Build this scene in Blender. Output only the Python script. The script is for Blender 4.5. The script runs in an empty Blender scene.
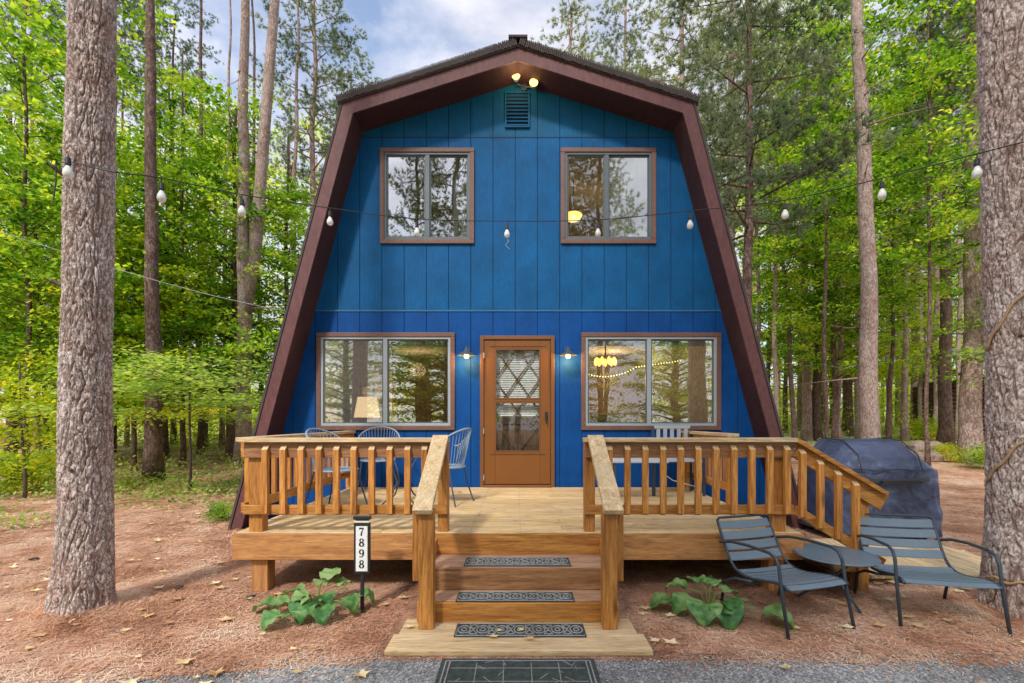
import bpy, math, random
import numpy as np
from mathutils import Vector, Matrix, noise as mn
R = math.radians; PI = math.pi
sc = bpy.context.scene; COL = sc.collection
F = 460.0; CX = 518.0; HY = 420.0; CAMY = -6.76; CAMZ = 1.5
random.seed(7)

# ------------------------------------------------------------ ground height
def G(x, y):
    d = y - CAMY
    return 0.0 if d < 9 else min(0.05 * (d - 10) + 0.02 * math.exp(-(d - 9)), 3.0) if d > 10 else 0.02 * (d - 9) * 0.5
def spot(px, base):                       # where a trunk whose foot shows at (px, base) stands
    d = 920.0 / (base - HY + 23) if base < 487 else 690.0 / (base - HY)
    x = (px - CX) * d / F
    return x, CAMY + d, d

# ------------------------------------------------------------ objects
def tag(o, label=None, cat=None, group=None, kind=None):
    if label: o['label'] = label
    if cat: o['category'] = cat
    if group: o['group'] = group
    if kind: o['kind'] = kind
    return o
def empty(name, loc=(0, 0, 0), rz=0, **k):
    o = bpy.data.objects.new(name, None); COL.objects.link(o)
    o.empty_display_size = .1
    o.location = loc; o.rotation_euler = (0, 0, rz); tag(o, **k); return o
def link(name, me, mat=None, parent=None, bevel=0, smooth=False, **k):
    o = bpy.data.objects.new(name, me); COL.objects.link(o)
    if mat is not None:
        for m in (mat if isinstance(mat, (list, tuple)) else [mat]): me.materials.append(m)
    if parent: o.parent = parent
    if smooth: me.polygons.foreach_set('use_smooth', [True] * len(me.polygons))
    if bevel:
        b = o.modifiers.new('b', 'BEVEL'); b.width = bevel; b.segments = 2; b.limit_method = 'ANGLE'; b.angle_limit = R(50)
    tag(o, **k); return o
def copy_tree(o, parent=None):
    c = o.copy(); COL.objects.link(c)
    if parent: c.parent = parent
    for ch in list(o.children): copy_tree(ch, c)
    return c

class MB:
    def __init__(s): s.v = []; s.f = []
    def add(s, vs, fs):
        n = len(s.v); s.v += [tuple(v) for v in vs]; s.f += [tuple(i + n for i in f) for f in fs]; return s
    def box(s, x0, x1, y0, y1, z0, z1):
        v = [(x, y, z) for z in (z0, z1) for y in (y0, y1) for x in (x0, x1)]
        return s.add(v, [(0, 2, 3, 1), (4, 5, 7, 6), (0, 1, 5, 4), (2, 6, 7, 3), (0, 4, 6, 2), (1, 3, 7, 5)])
    def bar(s, a, b, w, h, up=(0, 0, 1)):      # rectangular bar from a to b, w across, h along 'up'
        a = Vector(a); b = Vector(b); d = (b - a).normalized(); u = Vector(up)
        r = d.cross(u).normalized(); u = r.cross(d).normalized()
        v = []
        for p in (a, b):
            for sx, sz in ((-1, -1), (1, -1), (1, 1), (-1, 1)): v.append(p + r * sx * w / 2 + u * sz * h / 2)
        return s.add(v, [(3, 2, 1, 0), (4, 5, 6, 7), (0, 1, 5, 4), (1, 2, 6, 5), (2, 3, 7, 6), (3, 0, 4, 7)])
    def tube(s, pts, r, n=8, cap=True):
        pts = [Vector(p) for p in pts]; m = len(pts)
        rs = r if isinstance(r, (list, tuple)) else [r] * m
        vs = []; fs = []; pr = None
        for i, p in enumerate(pts):
            d = (pts[min(i + 1, m - 1)] - pts[max(i - 1, 0)])
            d = d.normalized() if d.length > 1e-9 else Vector((0, 0, 1))
            if pr is None:
                a = Vector((0, 0, 1)) if abs(d.z) < .9 else Vector((1, 0, 0)); pr = d.cross(a).normalized()
            else:
                pr = (pr - d * pr.dot(d)); pr = pr.normalized() if pr.length > 1e-6 else d.orthogonal().normalized()
            q = d.cross(pr)
            for k in range(n):
                t = 2 * PI * k / n; vs.append(p + (pr * math.cos(t) + q * math.sin(t)) * rs[i])
        for i in range(m - 1):
            for k in range(n):
                a = i * n + k; b = i * n + (k + 1) % n; fs.append((a, b, b + n, a + n))
        if cap: fs += [tuple(range(n - 1, -1, -1)), tuple((m - 1) * n + k for k in range(n))]
        return s.add(vs, fs)
    def lathe(s, prof, c=(0, 0, 0), n=20, ax='z'):
        vs = []; fs = []; m = len(prof)
        for r, h in prof:
            for k in range(n):
                t = 2 * PI * k / n; x, y = r * math.cos(t), r * math.sin(t)
                p = (x, y, h) if ax == 'z' else (x, h, y)
                vs.append((c[0] + p[0], c[1] + p[1], c[2] + p[2]))
        for i in range(m - 1):
            for k in range(n):
                a = i * n + k; b = i * n + (k + 1) % n; fs.append((a, b, b + n, a + n))
        return s.add(vs, fs)
    def poly_prism(s, pts, y0, y1):           # polygon in XZ extruded along Y
        n = len(pts); v = [(x, y0, z) for x, z in pts] + [(x, y1, z) for x, z in pts]
        return s.add(v, [tuple(range(n)), tuple(range(2 * n - 1, n - 1, -1))] + [(i, i + n, (i + 1) % n + n, (i + 1) % n) for i in range(n)])
    def mesh(s, name):
        me = bpy.data.meshes.new(name); me.from_pydata(s.v, [], s.f); me.update(); return me
    def build(s, name, mat, parent=None, fix=True, **k):
        me = s.mesh(name)
        if fix:
            import bmesh
            bm = bmesh.new(); bm.from_mesh(me); bmesh.ops.recalc_face_normals(bm, faces=bm.faces); bm.to_mesh(me); bm.free()
        return link(name, me, mat, parent, **k)

# ------------------------------------------------------------ materials
def new_mat(name):
    m = bpy.data.materials.new(name); m.use_nodes = True; nt = m.node_tree; nt.nodes.clear()
    return m, nt, nt.nodes, nt.links
def N(nt, t, **k):
    n = nt.nodes.new(t)
    for a, b in k.items():
        if hasattr(n, a): setattr(n, a, b)
        else: n.inputs[a.replace('_', ' ')].default_value = b
    return n
def ramp(nt, stops, interp='LINEAR'):
    n = nt.nodes.new('ShaderNodeValToRGB'); cr = n.color_ramp; cr.interpolation = interp
    while len(cr.elements) < len(stops): cr.elements.new(.5)
    for e, (p, c) in zip(cr.elements, stops):
        e.position = p; e.color = (*c, 1) if len(c) == 3 else c
    return n
def g3(v): return (v, v, v)
def pos_coords(nt, scale, rnd=True, obj=False):
    L = nt.links
    if obj: tc = N(nt, 'ShaderNodeTexCoord'); src = tc.outputs['Object']
    else: ge = N(nt, 'ShaderNodeNewGeometry'); src = ge.outputs['Position']
    mp = N(nt, 'ShaderNodeMapping'); mp.inputs['Scale'].default_value = scale; L.new(src, mp.inputs['Vector'])
    if rnd:
        g2 = N(nt, 'ShaderNodeNewGeometry'); mul = N(nt, 'ShaderNodeVectorMath', operation='SCALE'); mul.inputs[0].default_value = (37, 53, 71)
        L.new(g2.outputs['Random Per Island'], mul.inputs['Scale']); L.new(mul.outputs[0], mp.inputs['Location'])
    return mp.outputs[0]
def mixc(nt, fac, a, b, mode='MIX'):
    n = nt.nodes.new('ShaderNodeMix'); n.data_type = 'RGBA'; n.blend_type = mode
    for s, v in ((0, fac), (6, a), (7, b)):
        if hasattr(v, 'node'): nt.links.new(v, n.inputs[s])
        else: n.inputs[s].default_value = v if s == 0 else (*v, 1)
    return n.outputs[2]
def finish(nt, col, rough=.6, bump=None, bd=.01, bs=.5, metal=0, spec=.5, extra=None):
    b = N(nt, 'ShaderNodeBsdfPrincipled'); o = N(nt, 'ShaderNodeOutputMaterial')
    if hasattr(col, 'node'): nt.links.new(col, b.inputs['Base Color'])
    else: b.inputs['Base Color'].default_value = (*col, 1)
    if hasattr(rough, 'node'): nt.links.new(rough, b.inputs['Roughness'])
    else: b.inputs['Roughness'].default_value = rough
    b.inputs['Metallic'].default_value = metal; b.inputs['Specular IOR Level'].default_value = spec
    if bump is not None:
        bn = N(nt, 'ShaderNodeBump'); bn.inputs['Strength'].default_value = bs; bn.inputs['Distance'].default_value = bd
        nt.links.new(bump, bn.inputs['Height']); nt.links.new(bn.outputs[0], b.inputs['Normal'])
    nt.links.new(b.outputs[0], o.inputs[0]); return b

def wood(name, c0, c1, c2, axis='x', rough=.6, var=.35, knots=True, weather=0.0):
    m, nt, nd, L = new_mat(name)
    s = {'x': (1.2, 14, 14), 'y': (14, 1.2, 14), 'z': (14, 14, 1.2)}[axis]
    v = pos_coords(nt, s)
    n1 = N(nt, 'ShaderNodeTexNoise', Scale=1.6, Detail=6, Roughness=.6, Distortion=.8); L.new(v, n1.inputs[0])
    wv = N(nt, 'ShaderNodeTexNoise', Scale=7, Detail=3, Roughness=.7, Distortion=.3); L.new(v, wv.inputs[0])
    r = ramp(nt, [(.3, c0), (.5, c1), (.72, c2)]); L.new(n1.outputs[0], r.inputs[0])
    r2 = ramp(nt, [(.32, g3(.45)), (.5, g3(.95)), (.62, g3(1.12))]); L.new(wv.outputs[0], r2.inputs[0])
    c = mixc(nt, .8, r.outputs[0], r2.outputs[0], 'MULTIPLY')
    ge = N(nt, 'ShaderNodeNewGeometry'); rv = ramp(nt, [(0, g3(1 - var)), (1, g3(1 + var * .5))]); L.new(ge.outputs['Random Per Island'], rv.inputs[0])
    c = mixc(nt, 1, c, rv.outputs[0], 'MULTIPLY')
    if knots:
        ks = {'x': (2.2, 9, 9), 'y': (9, 2.2, 9), 'z': (9, 9, 2.2)}[axis]
        kv = pos_coords(nt, ks); vo = N(nt, 'ShaderNodeTexVoronoi', Scale=.55); L.new(kv, vo.inputs[0])
        kr = ramp(nt, [(.04, (1, 1, 1)), (.13, (0, 0, 0))]); L.new(vo.outputs['Distance'], kr.inputs[0])
        c = mixc(nt, kr.outputs[0], c, tuple(x * .35 for x in c0))
    # stains and grey weathering at a larger scale
    sv = pos_coords(nt, (2.3, 2.3, 2.3), rnd=False); sn = N(nt, 'ShaderNodeTexNoise', Scale=1.3, Detail=5, Roughness=.65); L.new(sv, sn.inputs[0])
    sr = ramp(nt, [(.42, g3(.0)), (.68, g3(1))]); L.new(sn.outputs[0], sr.inputs[0])
    mul = N(nt, 'ShaderNodeMath', operation='MULTIPLY'); L.new(sr.outputs[0], mul.inputs[0]); mul.inputs[1].default_value = .35 + weather
    c = mixc(nt, mul.outputs[0], c, (c1[0] * .75 + .02, c1[1] * .7 + .02, c1[2] * .75 + .02) if weather < .1 else (.50, .38, .25))
    finish(nt, c, rough, wv.outputs[0], .004, .5); return m
def paint(name, col, rough=.55, grain=None, var=.12, bs=.3, dirt=.15, spec=.4):
    m, nt, nd, L = new_mat(name)
    v = pos_coords(nt, (1, 1, 1), rnd=False); n = N(nt, 'ShaderNodeTexNoise', Scale=2.2, Detail=6, Roughness=.65); L.new(v, n.inputs[0])
    r = ramp(nt, [(.3, g3(1 - var)), (.7, g3(1 + var))]); L.new(n.outputs[0], r.inputs[0])
    c = mixc(nt, 1, col, r.outputs[0], 'MULTIPLY')
    gv = pos_coords(nt, grain or (30, 30, 30), rnd=bool(grain)); gn = N(nt, 'ShaderNodeTexNoise', Scale=3, Detail=4, Roughness=.7); L.new(gv, gn.inputs[0])
    gr = ramp(nt, [(.35, g3(1 - dirt)), (.65, g3(1 + dirt * .6))]); L.new(gn.outputs[0], gr.inputs[0])
    c = mixc(nt, 1, c, gr.outputs[0], 'MULTIPLY')
    finish(nt, c, rough, gn.outputs[0], .004, bs, spec=spec); return m
def bark(name, a, b, crack, scale=1.0, bs=.9, lichen=None, attr=False):
    m, nt, nd, L = new_mat(name)
    tc = N(nt, 'ShaderNodeTexCoord')
    def mapped(v):
        mp = N(nt, 'ShaderNodeMapping'); mp.inputs['Scale'].default_value = v; L.new(tc.outputs['Object'], mp.inputs[0]); return mp.outputs[0]
    def ridge(v, w):
        n = N(nt, 'ShaderNodeTexNoise', Scale=1, Detail=5, Roughness=.62, Distortion=.5); L.new(mapped(v), n.inputs[0])
        s1 = N(nt, 'ShaderNodeMath', operation='SUBTRACT'); L.new(n.outputs[0], s1.inputs[0]); s1.inputs[1].default_value = .5
        ab = N(nt, 'ShaderNodeMath', operation='ABSOLUTE'); L.new(s1.outputs[0], ab.inputs[0])
        mr = N(nt, 'ShaderNodeMapRange'); L.new(ab.outputs[0], mr.inputs[0]); mr.inputs[1].default_value = 0; mr.inputs[2].default_value = w; return mr.outputs[0]
    k = scale
    c1 = ridge((12 * k, 12 * k, 5 * k), .045); c2 = ridge((34 * k, 34 * k, 20 * k), .05)
    mn_ = N(nt, 'ShaderNodeMath', operation='MULTIPLY'); L.new(c1, mn_.inputs[0]); ad = N(nt, 'ShaderNodeMath', operation='MULTIPLY_ADD'); L.new(c2, ad.inputs[0]); ad.inputs[1].default_value = .6; ad.inputs[2].default_value = .4; L.new(ad.outputs[0], mn_.inputs[1])
    h0 = mn_.outputs[0]
    if attr:
        at_ = N(nt, 'ShaderNodeAttribute'); at_.attribute_name = 'relief'
        m3 = N(nt, 'ShaderNodeMath', operation='MULTIPLY'); L.new(at_.outputs['Fac'], m3.inputs[0]); L.new(ad.outputs[0], m3.inputs[1]); h0 = m3.outputs[0]
    n2 = N(nt, 'ShaderNodeTexNoise', Scale=1, Detail=8, Roughness=.75); L.new(mapped((30 * k, 30 * k, 16 * k)), n2.inputs[0])
    r = ramp(nt, [(.33, b), (.47, tuple((p + q) / 2 for p, q in zip(a, b))), (.60, a), (.75, lichen or tuple(x * 1.2 for x in a))]); L.new(n2.outputs[0], r.inputs[0])
    c = mixc(nt, h0, crack, r.outputs[0])
    n3 = N(nt, 'ShaderNodeTexNoise', Scale=3.2, Detail=6, Roughness=.65); L.new(tc.outputs['Object'], n3.inputs[0])
    r3 = ramp(nt, [(.35, (.80, .70, .66)), (.55, (1, 1, 1)), (.7, (1.15, 1.17, 1.18))]); L.new(n3.outputs[0], r3.inputs[0])
    c = mixc(nt, 1, c, r3.outputs[0], 'MULTIPLY')
    h = N(nt, 'ShaderNodeMath', operation='MULTIPLY_ADD'); L.new(h0, h.inputs[0]); h.inputs[1].default_value = .7; L.new(n2.outputs[0], h.inputs[2])
    finish(nt, c, .92, h.outputs[0], .015 / scale, bs, spec=.12); return m
def leafmat(name, cols, trans=.55, rough=.55, clump=.9, spec=.3):
    m, nt, nd, L = new_mat(name)
    ge = N(nt, 'ShaderNodeNewGeometry'); r = ramp(nt, [(i / (len(cols) - 1), c) for i, c in enumerate(cols)])
    n = N(nt, 'ShaderNodeTexNoise', Scale=clump, Detail=3, Roughness=.6); L.new(ge.outputs['Position'], n.inputs[0])
    # clump noise and per-leaf chance share the ramp
    mm = N(nt, 'ShaderNodeMath', operation='MULTIPLY_ADD'); L.new(ge.outputs['Random Per Island'], mm.inputs[0]); mm.inputs[1].default_value = .55
    m2 = N(nt, 'ShaderNodeMath', operation='MULTIPLY_ADD'); L.new(n.outputs[0], m2.inputs[0]); m2.inputs[1].default_value = 2.2; m2.inputs[2].default_value = -.85
    L.new(m2.outputs[0], mm.inputs[2]); L.new(mm.outputs[0], r.inputs[0])
    p = N(nt, 'ShaderNodeBsdfPrincipled'); p.inputs['Roughness'].default_value = rough; p.inputs['Specular IOR Level'].default_value = spec
    L.new(r.outputs[0], p.inputs['Base Color'])
    t = N(nt, 'ShaderNodeBsdfTranslucent'); tcx = mixc(nt, 1, r.outputs[0], (1.5, 1.35, .6), 'MULTIPLY'); L.new(tcx, t.inputs[0])
    mx = N(nt, 'ShaderNodeMixShader'); mx.inputs[0].default_value = trans; L.new(p.outputs[0], mx.inputs[1]); L.new(t.outputs[0], mx.inputs[2])
    o = N(nt, 'ShaderNodeOutputMaterial'); L.new(mx.outputs[0], o.inputs[0]); return m
def emit(name, col, s):
    m, nt, nd, L = new_mat(name); e = N(nt, 'ShaderNodeEmission'); e.inputs[0].default_value = (*col, 1); e.inputs[1].default_value = s
    o = N(nt, 'ShaderNodeOutputMaterial'); L.new(e.outputs[0], o.inputs[0]); return m
def glass(name, refl=.3, tint=(1, 1, 1), rough=.0, haze=0, wave=.0):
    m, nt, nd, L = new_mat(name)
    t = N(nt, 'ShaderNodeBsdfTransparent'); t.inputs[0].default_value = (*tint, 1)
    g = N(nt, 'ShaderNodeBsdfGlossy'); g.inputs['Roughness'].default_value = rough
    if wave:
        v = pos_coords(nt, (1, 1, 1), rnd=False); n = N(nt, 'ShaderNodeTexNoise', Scale=1.7, Detail=1); L.new(v, n.inputs[0])
        b = N(nt, 'ShaderNodeBump'); b.inputs['Strength'].default_value = wave; b.inputs['Distance'].default_value = .02; L.new(n.outputs[0], b.inputs['Height']); L.new(b.outputs[0], g.inputs['Normal'])
    fr = N(nt, 'ShaderNodeLayerWeight'); fr.inputs[0].default_value = .2
    ma = N(nt, 'ShaderNodeMath', operation='MULTIPLY_ADD', use_clamp=True); L.new(fr.outputs['Fresnel'], ma.inputs[0]); ma.inputs[1].default_value = .6; ma.inputs[2].default_value = refl
    mx = N(nt, 'ShaderNodeMixShader'); L.new(ma.outputs[0], mx.inputs[0]); L.new(t.outputs[0], mx.inputs[1]); L.new(g.outputs[0], mx.inputs[2])
    out = mx.outputs[0]
    if haze:
        d = N(nt, 'ShaderNodeBsdfDiffuse'); d.inputs[0].default_value = (.45, .5, .55, 1) if 'bulb' not in name else (.95, .95, .9, 1)
        m3 = N(nt, 'ShaderNodeMixShader'); m3.inputs[0].default_value = haze; L.new(out, m3.inputs[1]); L.new(d.outputs[0], m3.inputs[2]); out = m3.outputs[0]
    o = N(nt, 'ShaderNodeOutputMaterial'); L.new(out, o.inputs[0]); return m

M = {}
for ax in 'xyz':
    M['cedar_' + ax] = wood('cedar_' + ax, (.26, .09, .012), (.58, .235, .04), (.82, .41, .10), ax, .55, .5)
    M['deck_' + ax] = wood('deck_' + ax, (.50, .31, .12), (.74, .51, .23), (.88, .69, .39), ax, .65, .22, weather=.1)
    M['redwood_' + ax] = wood('redwood_' + ax, (.16, .065, .028), (.34, .155, .06), (.48, .26, .11), ax, .6, .2)
    M['skirt_' + ax] = wood('skirt_' + ax, (.26, .10, .03), (.50, .225, .07), (.66, .35, .13), ax, .6, .15)
    M['pale_' + ax] = wood('pale_' + ax, (.50, .33, .16), (.70, .50, .26), (.84, .68, .42), ax, .65, .2, weather=.15)
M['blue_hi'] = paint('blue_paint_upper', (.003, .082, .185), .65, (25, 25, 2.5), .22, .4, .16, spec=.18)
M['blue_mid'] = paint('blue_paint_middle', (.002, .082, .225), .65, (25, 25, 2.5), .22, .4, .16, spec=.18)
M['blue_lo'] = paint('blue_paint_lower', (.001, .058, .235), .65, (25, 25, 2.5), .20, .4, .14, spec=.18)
M['flash'] = paint('blue_flashing', (.03, .14, .28), .4)
M['seam'] = paint('dark_seam', (.008, .03, .075), .8)
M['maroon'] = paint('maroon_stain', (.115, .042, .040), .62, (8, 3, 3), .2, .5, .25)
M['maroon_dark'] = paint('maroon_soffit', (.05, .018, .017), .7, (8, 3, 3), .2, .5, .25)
M['trim'] = paint('window_trim', (.155, .078, .058), .55, (10, 10, 10), .12, .3, .2)
M['shingle'] = paint('shingle', (.07, .055, .052), .9, (40, 40, 40), .25, 1, .45)
M['alu'] = paint('aluminium', (.33, .37, .40), .35, var=.05)
M['dark_alu'] = paint('dark_aluminium', (.10, .12, .13), .4, var=.05)
M['storm'] = paint('brown_storm_door', (.185, .068, .014), .42, None, .08, .1, .06)
M['storm_dark'] = paint('brown_door_trim', (.17, .07, .028), .45, None, .08)
M['inner_door'] = wood('inner_door', (.055, .03, .02), (.09, .05, .03), (.13, .075, .045), 'z', .5)
M['black'] = paint('black_metal', (.02, .021, .023), .4, None, .1, .1)
M['steel_blue'] = paint('slate_blue_metal', (.125, .175, .22), .38, None, .08, .1, .07, .5)
M['steel_dark'] = paint('slate_dark_metal', (.035, .05, .065), .4, None, .08, .1)
M['iron_blue'] = paint('pale_blue_iron', (.24, .31, .38), .45, None, .12, .15)
M['iron_dark'] = paint('dark_iron', (.05, .07, .10), .45, None, .12, .15)
M['grey_slat'] = paint('grey_slats', (.42, .45, .48), .6, None, .1, .2)
M['rubber'] = paint('rubber', (.038, .045, .052), .75, None, .2, .4, .3)
M['rubber_hi'] = paint('rubber_worn', (.27, .27, .25), .8, None, .3, .3, .3)
M['rubber_green'] = paint('mat_green', (.04, .055, .05), .85, (8, 8, 8), .3, .5, .45)
M['white'] = paint('white_plastic', (.75, .76, .76), .4, None, .04, .05)
M['wall_in'] = paint('interior_cream', (.38, .28, .18), .8, None, .06)
M['wall_white'] = paint('interior_white', (.50, .46, .38), .8, None, .05)
M['floor_in'] = wood('interior_floor', (.12, .07, .04), (.2, .12, .06), (.26, .16, .09), 'y', .5)
M['sofa'] = paint('sofa_cloth', (.45, .40, .33), .95, (60, 60, 60), .1, .5)
M['counter'] = paint('counter', (.10, .09, .08), .4)
M['pane_clear'] = glass('window_pane_clear', .14, (.95, .96, .95), wave=.1)
M['pane'] = glass('window_pane', .30, (.92, .95, .93), wave=.15)
M['pane_up'] = glass('window_pane_upper', .27, (.85, .9, .9), wave=.15)
M['pane_screen'] = glass('window_screen_pane', .24, (.85, .88, .9), .02, .06)
M['pane_storm'] = glass('storm_pane', .05, (.95, .96, .95), .0, .0)
M['warm'] = emit('warm_bulb', (1, .58, .17), 7)
M['flood'] = emit('flood_bulb', (1, .60, .14), 4.5)
M['shade_lit'] = emit('lit_shade', (1, .66, .32), 1.9)
M['fairy'] = emit('fairy', (1, .75, .3), 6)
M['chand'] = emit('chandelier_glow', (1, .55, .12), 3.0)
M['bark_hero'] = bark('bark_hero', (.74, .65, .60), (.48, .345, .295), (.16, .09, .07), 1.0, .9, (.74, .70, .65), True)
M['bark_grey'] = bark('bark_grey', (.56, .475, .42), (.33, .235, .195), (.19, .115, .09), 1.35, .7, (.58, .54, .49))
M['bark_pink'] = bark('bark_pink', (.58, .46, .41), (.38, .27, .23), (.2, .125, .10), .8)
M['bark_dark'] = bark('bark_dark', (.30, .21, .175), (.18, .12, .10), (.08, .05, .042), .8)
M['twig'] = paint('twig', (.12, .085, .07), .9)
M['vine'] = paint('vine', (.40, .25, .12), .7)
M['maple'] = leafmat('leaf_maple', [(.03, .09, .010), (.08, .21, .018), (.20, .40, .035), (.40, .58, .055), (.60, .66, .09)], .6)
M['maple_y'] = leafmat('leaf_yellow_green', [(.11, .22, .016), (.24, .40, .025), (.38, .52, .035), (.52, .58, .04), (.62, .52, .05)], .6)
M['beech'] = leafmat('leaf_pale_green', [(.12, .24, .05), (.24, .40, .09), (.38, .52, .15), (.5, .58, .24)], .55)
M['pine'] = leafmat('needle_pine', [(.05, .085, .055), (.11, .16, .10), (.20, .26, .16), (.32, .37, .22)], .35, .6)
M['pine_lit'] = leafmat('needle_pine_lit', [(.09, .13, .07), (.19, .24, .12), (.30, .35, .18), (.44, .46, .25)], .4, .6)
M['far'] = leafmat('leaf_far', [(.16, .27, .05), (.30, .45, .08), (.46, .60, .11), (.62, .70, .15), (.72, .70, .18)], .6, clump=.28)
M['hosta'] = leafmat('leaf_hosta', [(.02, .085, .022), (.06, .18, .045), (.16, .30, .09), (.26, .38, .15)], .2, .42, 9, .35)
M['stem'] = paint('plant_stem', (.16, .20, .05), .6)
M['cover_pl'] = leafmat('leaf_groundcover', [(.09, .18, .04), (.22, .36, .07), (.40, .46, .12), (.6, .62, .3)], .4)
M['litter'] = leafmat('needle_litter', [(.20, .08, .04), (.54, .26, .145), (.76, .46, .30), (.88, .68, .50)], .0, .8, 1.6, .1)
M['fallen'] = leafmat('fallen_leaf', [(.30, .13, .06), (.55, .36, .18), (.70, .56, .30), (.75, .68, .48)], .1, .7, 5, .2)
M['rock'] = paint('rock', (.27, .20, .17), .9, (6, 6, 6), .3, 1, .4)
M['log'] = wood('log_wall', (.06, .03, .02), (.11, .055, .035), (.16, .08, .05), 'x', .8)
M['grey_roof'] = paint('grey_roof', (.22, .25, .28), .85, (20, 20, 20), .15)
M['tan_roof'] = paint('pale_roof', (.5, .47, .44), .85, (20, 20, 20), .15)

# grill cover
m, nt, nd, L = new_mat('cover_fabric')
v = pos_coords(nt, (1, 1, 1), False); n = N(nt, 'ShaderNodeTexNoise', Scale=3.5, Detail=6, Roughness=.55, Distortion=.15); L.new(v, n.inputs[0])
r = ramp(nt, [(.3, (.024, .034, .075)), (.6, (.05, .068, .135)), (.8, (.10, .125, .19))]); L.new(n.outputs[0], r.inputs[0])
finish(nt, r.outputs[0], .42, n.outputs[0], .07, .8); M['cover'] = m
# ground
m, nt, nd, L = new_mat('needle_ground')
v = pos_coords(nt, (1, 1, 1), False)
n1 = N(nt, 'ShaderNodeTexNoise', Scale=.8, Detail=8, Roughness=.65); L.new(v, n1.inputs[0])
n2 = N(nt, 'ShaderNodeTexNoise', Scale=38, Detail=5, Roughness=.75); L.new(v, n2.inputs[0])
n3 = N(nt, 'ShaderNodeTexNoise', Scale=5, Detail=6, Roughness=.7, Distortion=.6); L.new(v, n3.inputs[0])
r1 = ramp(nt, [(.3, (.31, .14, .08)), (.5, (.57, .32, .205)), (.7, (.74, .51, .37))]); L.new(n1.outputs[0], r1.inputs[0])
r2 = ramp(nt, [(.3, g3(.35)), (.5, g3(.95)), (.68, g3(1.45))]); L.new(n2.outputs[0], r2.inputs[0])
c = mixc(nt, 1, r1.outputs[0], r2.outputs[0], 'MULTIPLY')
r3 = ramp(nt, [(.32, g3(.62)), (.6, g3(1.1))]); L.new(n3.outputs[0], r3.inputs[0]); c = mixc(nt, 1, c, r3.outputs[0], 'MULTIPLY')
se = N(nt, 'ShaderNodeSeparateXYZ'); L.new(v, se.inputs[0])
# green and straw grass far back
a = N(nt, 'ShaderNodeMath', operation='MULTIPLY_ADD'); L.new(n1.outputs[0], a.inputs[0]); a.inputs[1].default_value = 16; L.new(se.outputs['Y'], a.inputs[2])
mr = N(nt, 'ShaderNodeMapRange'); L.new(a.outputs[0], mr.inputs[0]); mr.inputs[1].default_value = 17; mr.inputs[2].default_value = 23
gr = ramp(nt, [(.35, (.36, .42, .13)), (.5, (.66, .62, .34)), (.62, (.70, .60, .42))]); L.new(n3.outputs[0], gr.inputs[0])
c = mixc(nt, mr.outputs[0], c, gr.outputs[0])
finish(nt, c, .95, n2.outputs[0], .03, 1, spec=.1); M['ground'] = m
# asphalt
m, nt, nd, L = new_mat('asphalt')
v = pos_coords(nt, (1, 1, 1), False)
n1 = N(nt, 'ShaderNodeTexNoise', Scale=1.6, Detail=5); L.new(v, n1.inputs[0])
vo = N(nt, 'ShaderNodeTexVoronoi', Scale=95); L.new(v, vo.inputs[0])
r = ramp(nt, [(0, (.06, .065, .07)), (.4, (.19, .195, .20)), (.75, (.33, .325, .32)), (1, (.68, .65, .62))]); L.new(vo.outputs['Color'], r.inputs[0])
rr = ramp(nt, [(.3, g3(.7)), (.7, g3(1.35))]); L.new(n1.outputs[0], rr.inputs[0])
c = mixc(nt, 1, r.outputs[0], rr.outputs[0], 'MULTIPLY')
finish(nt, c, .85, vo.outputs['Distance'], .01, .8, spec=.3); M['asphalt'] = m

# ------------------------------------------------------------ setting: ground, road
xs = np.concatenate([np.linspace(-120, -9, 24), np.linspace(-8, 8, 65), np.linspace(9, 120, 24)])
ys = np.concatenate([np.linspace(-60, -7, 14), np.linspace(-6.5, 8, 60), np.linspace(9, 60, 40), np.linspace(65, 160, 10)])
mb = MB()
for y in ys:
    for x in xs:
        z = G(x, y)
        und = deck_w = 0
        if y > 1.5 or abs(x) > 3: z += .05 * mn.noise((x * .6, y * .6, 0)) * min(1, max(abs(x) - 2.5, y - 1, 0) / 3)
        mb.v.append((x, y, z if y > -5 else min(z, 0)))
nx = len(xs)
for j in range(len(ys) - 1):
    for i in range(nx - 1): mb.f.append((j * nx + i, j * nx + i + 1, (j + 1) * nx + i + 1, (j + 1) * nx + i))
mb.build('ground', M['ground'], fix=False, smooth=True, kind='structure')
mb = MB(); n = 160; top = []
for i in range(n + 1):
    x = -40 + 80 * i / n if False else -9 + 18 * i / n
    e = -3.90 + .05 * mn.noise((x * 2.2, 0, 3)) + .03 * mn.noise((x * 9, 1, 3)) - (.16 * max(0, -x - .9) ** 1.1) - (.03 * max(0, x - 1.2))
    top.append((x, e))
top = [(-60, top[0][1])] + top + [(60, top[-1][1])]
for x, e in top: mb.v += [(x, e, .004), (x, -6, .012), (x, -11, .012)]
for i in range(len(top) - 1):
    a = i * 3; mb.f += [(a + 1, a + 4, a + 3, a), (a + 2, a + 5, a + 4, a + 1)]
mb.build('driveway', M['asphalt'], fix=False, kind='structure')

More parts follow.
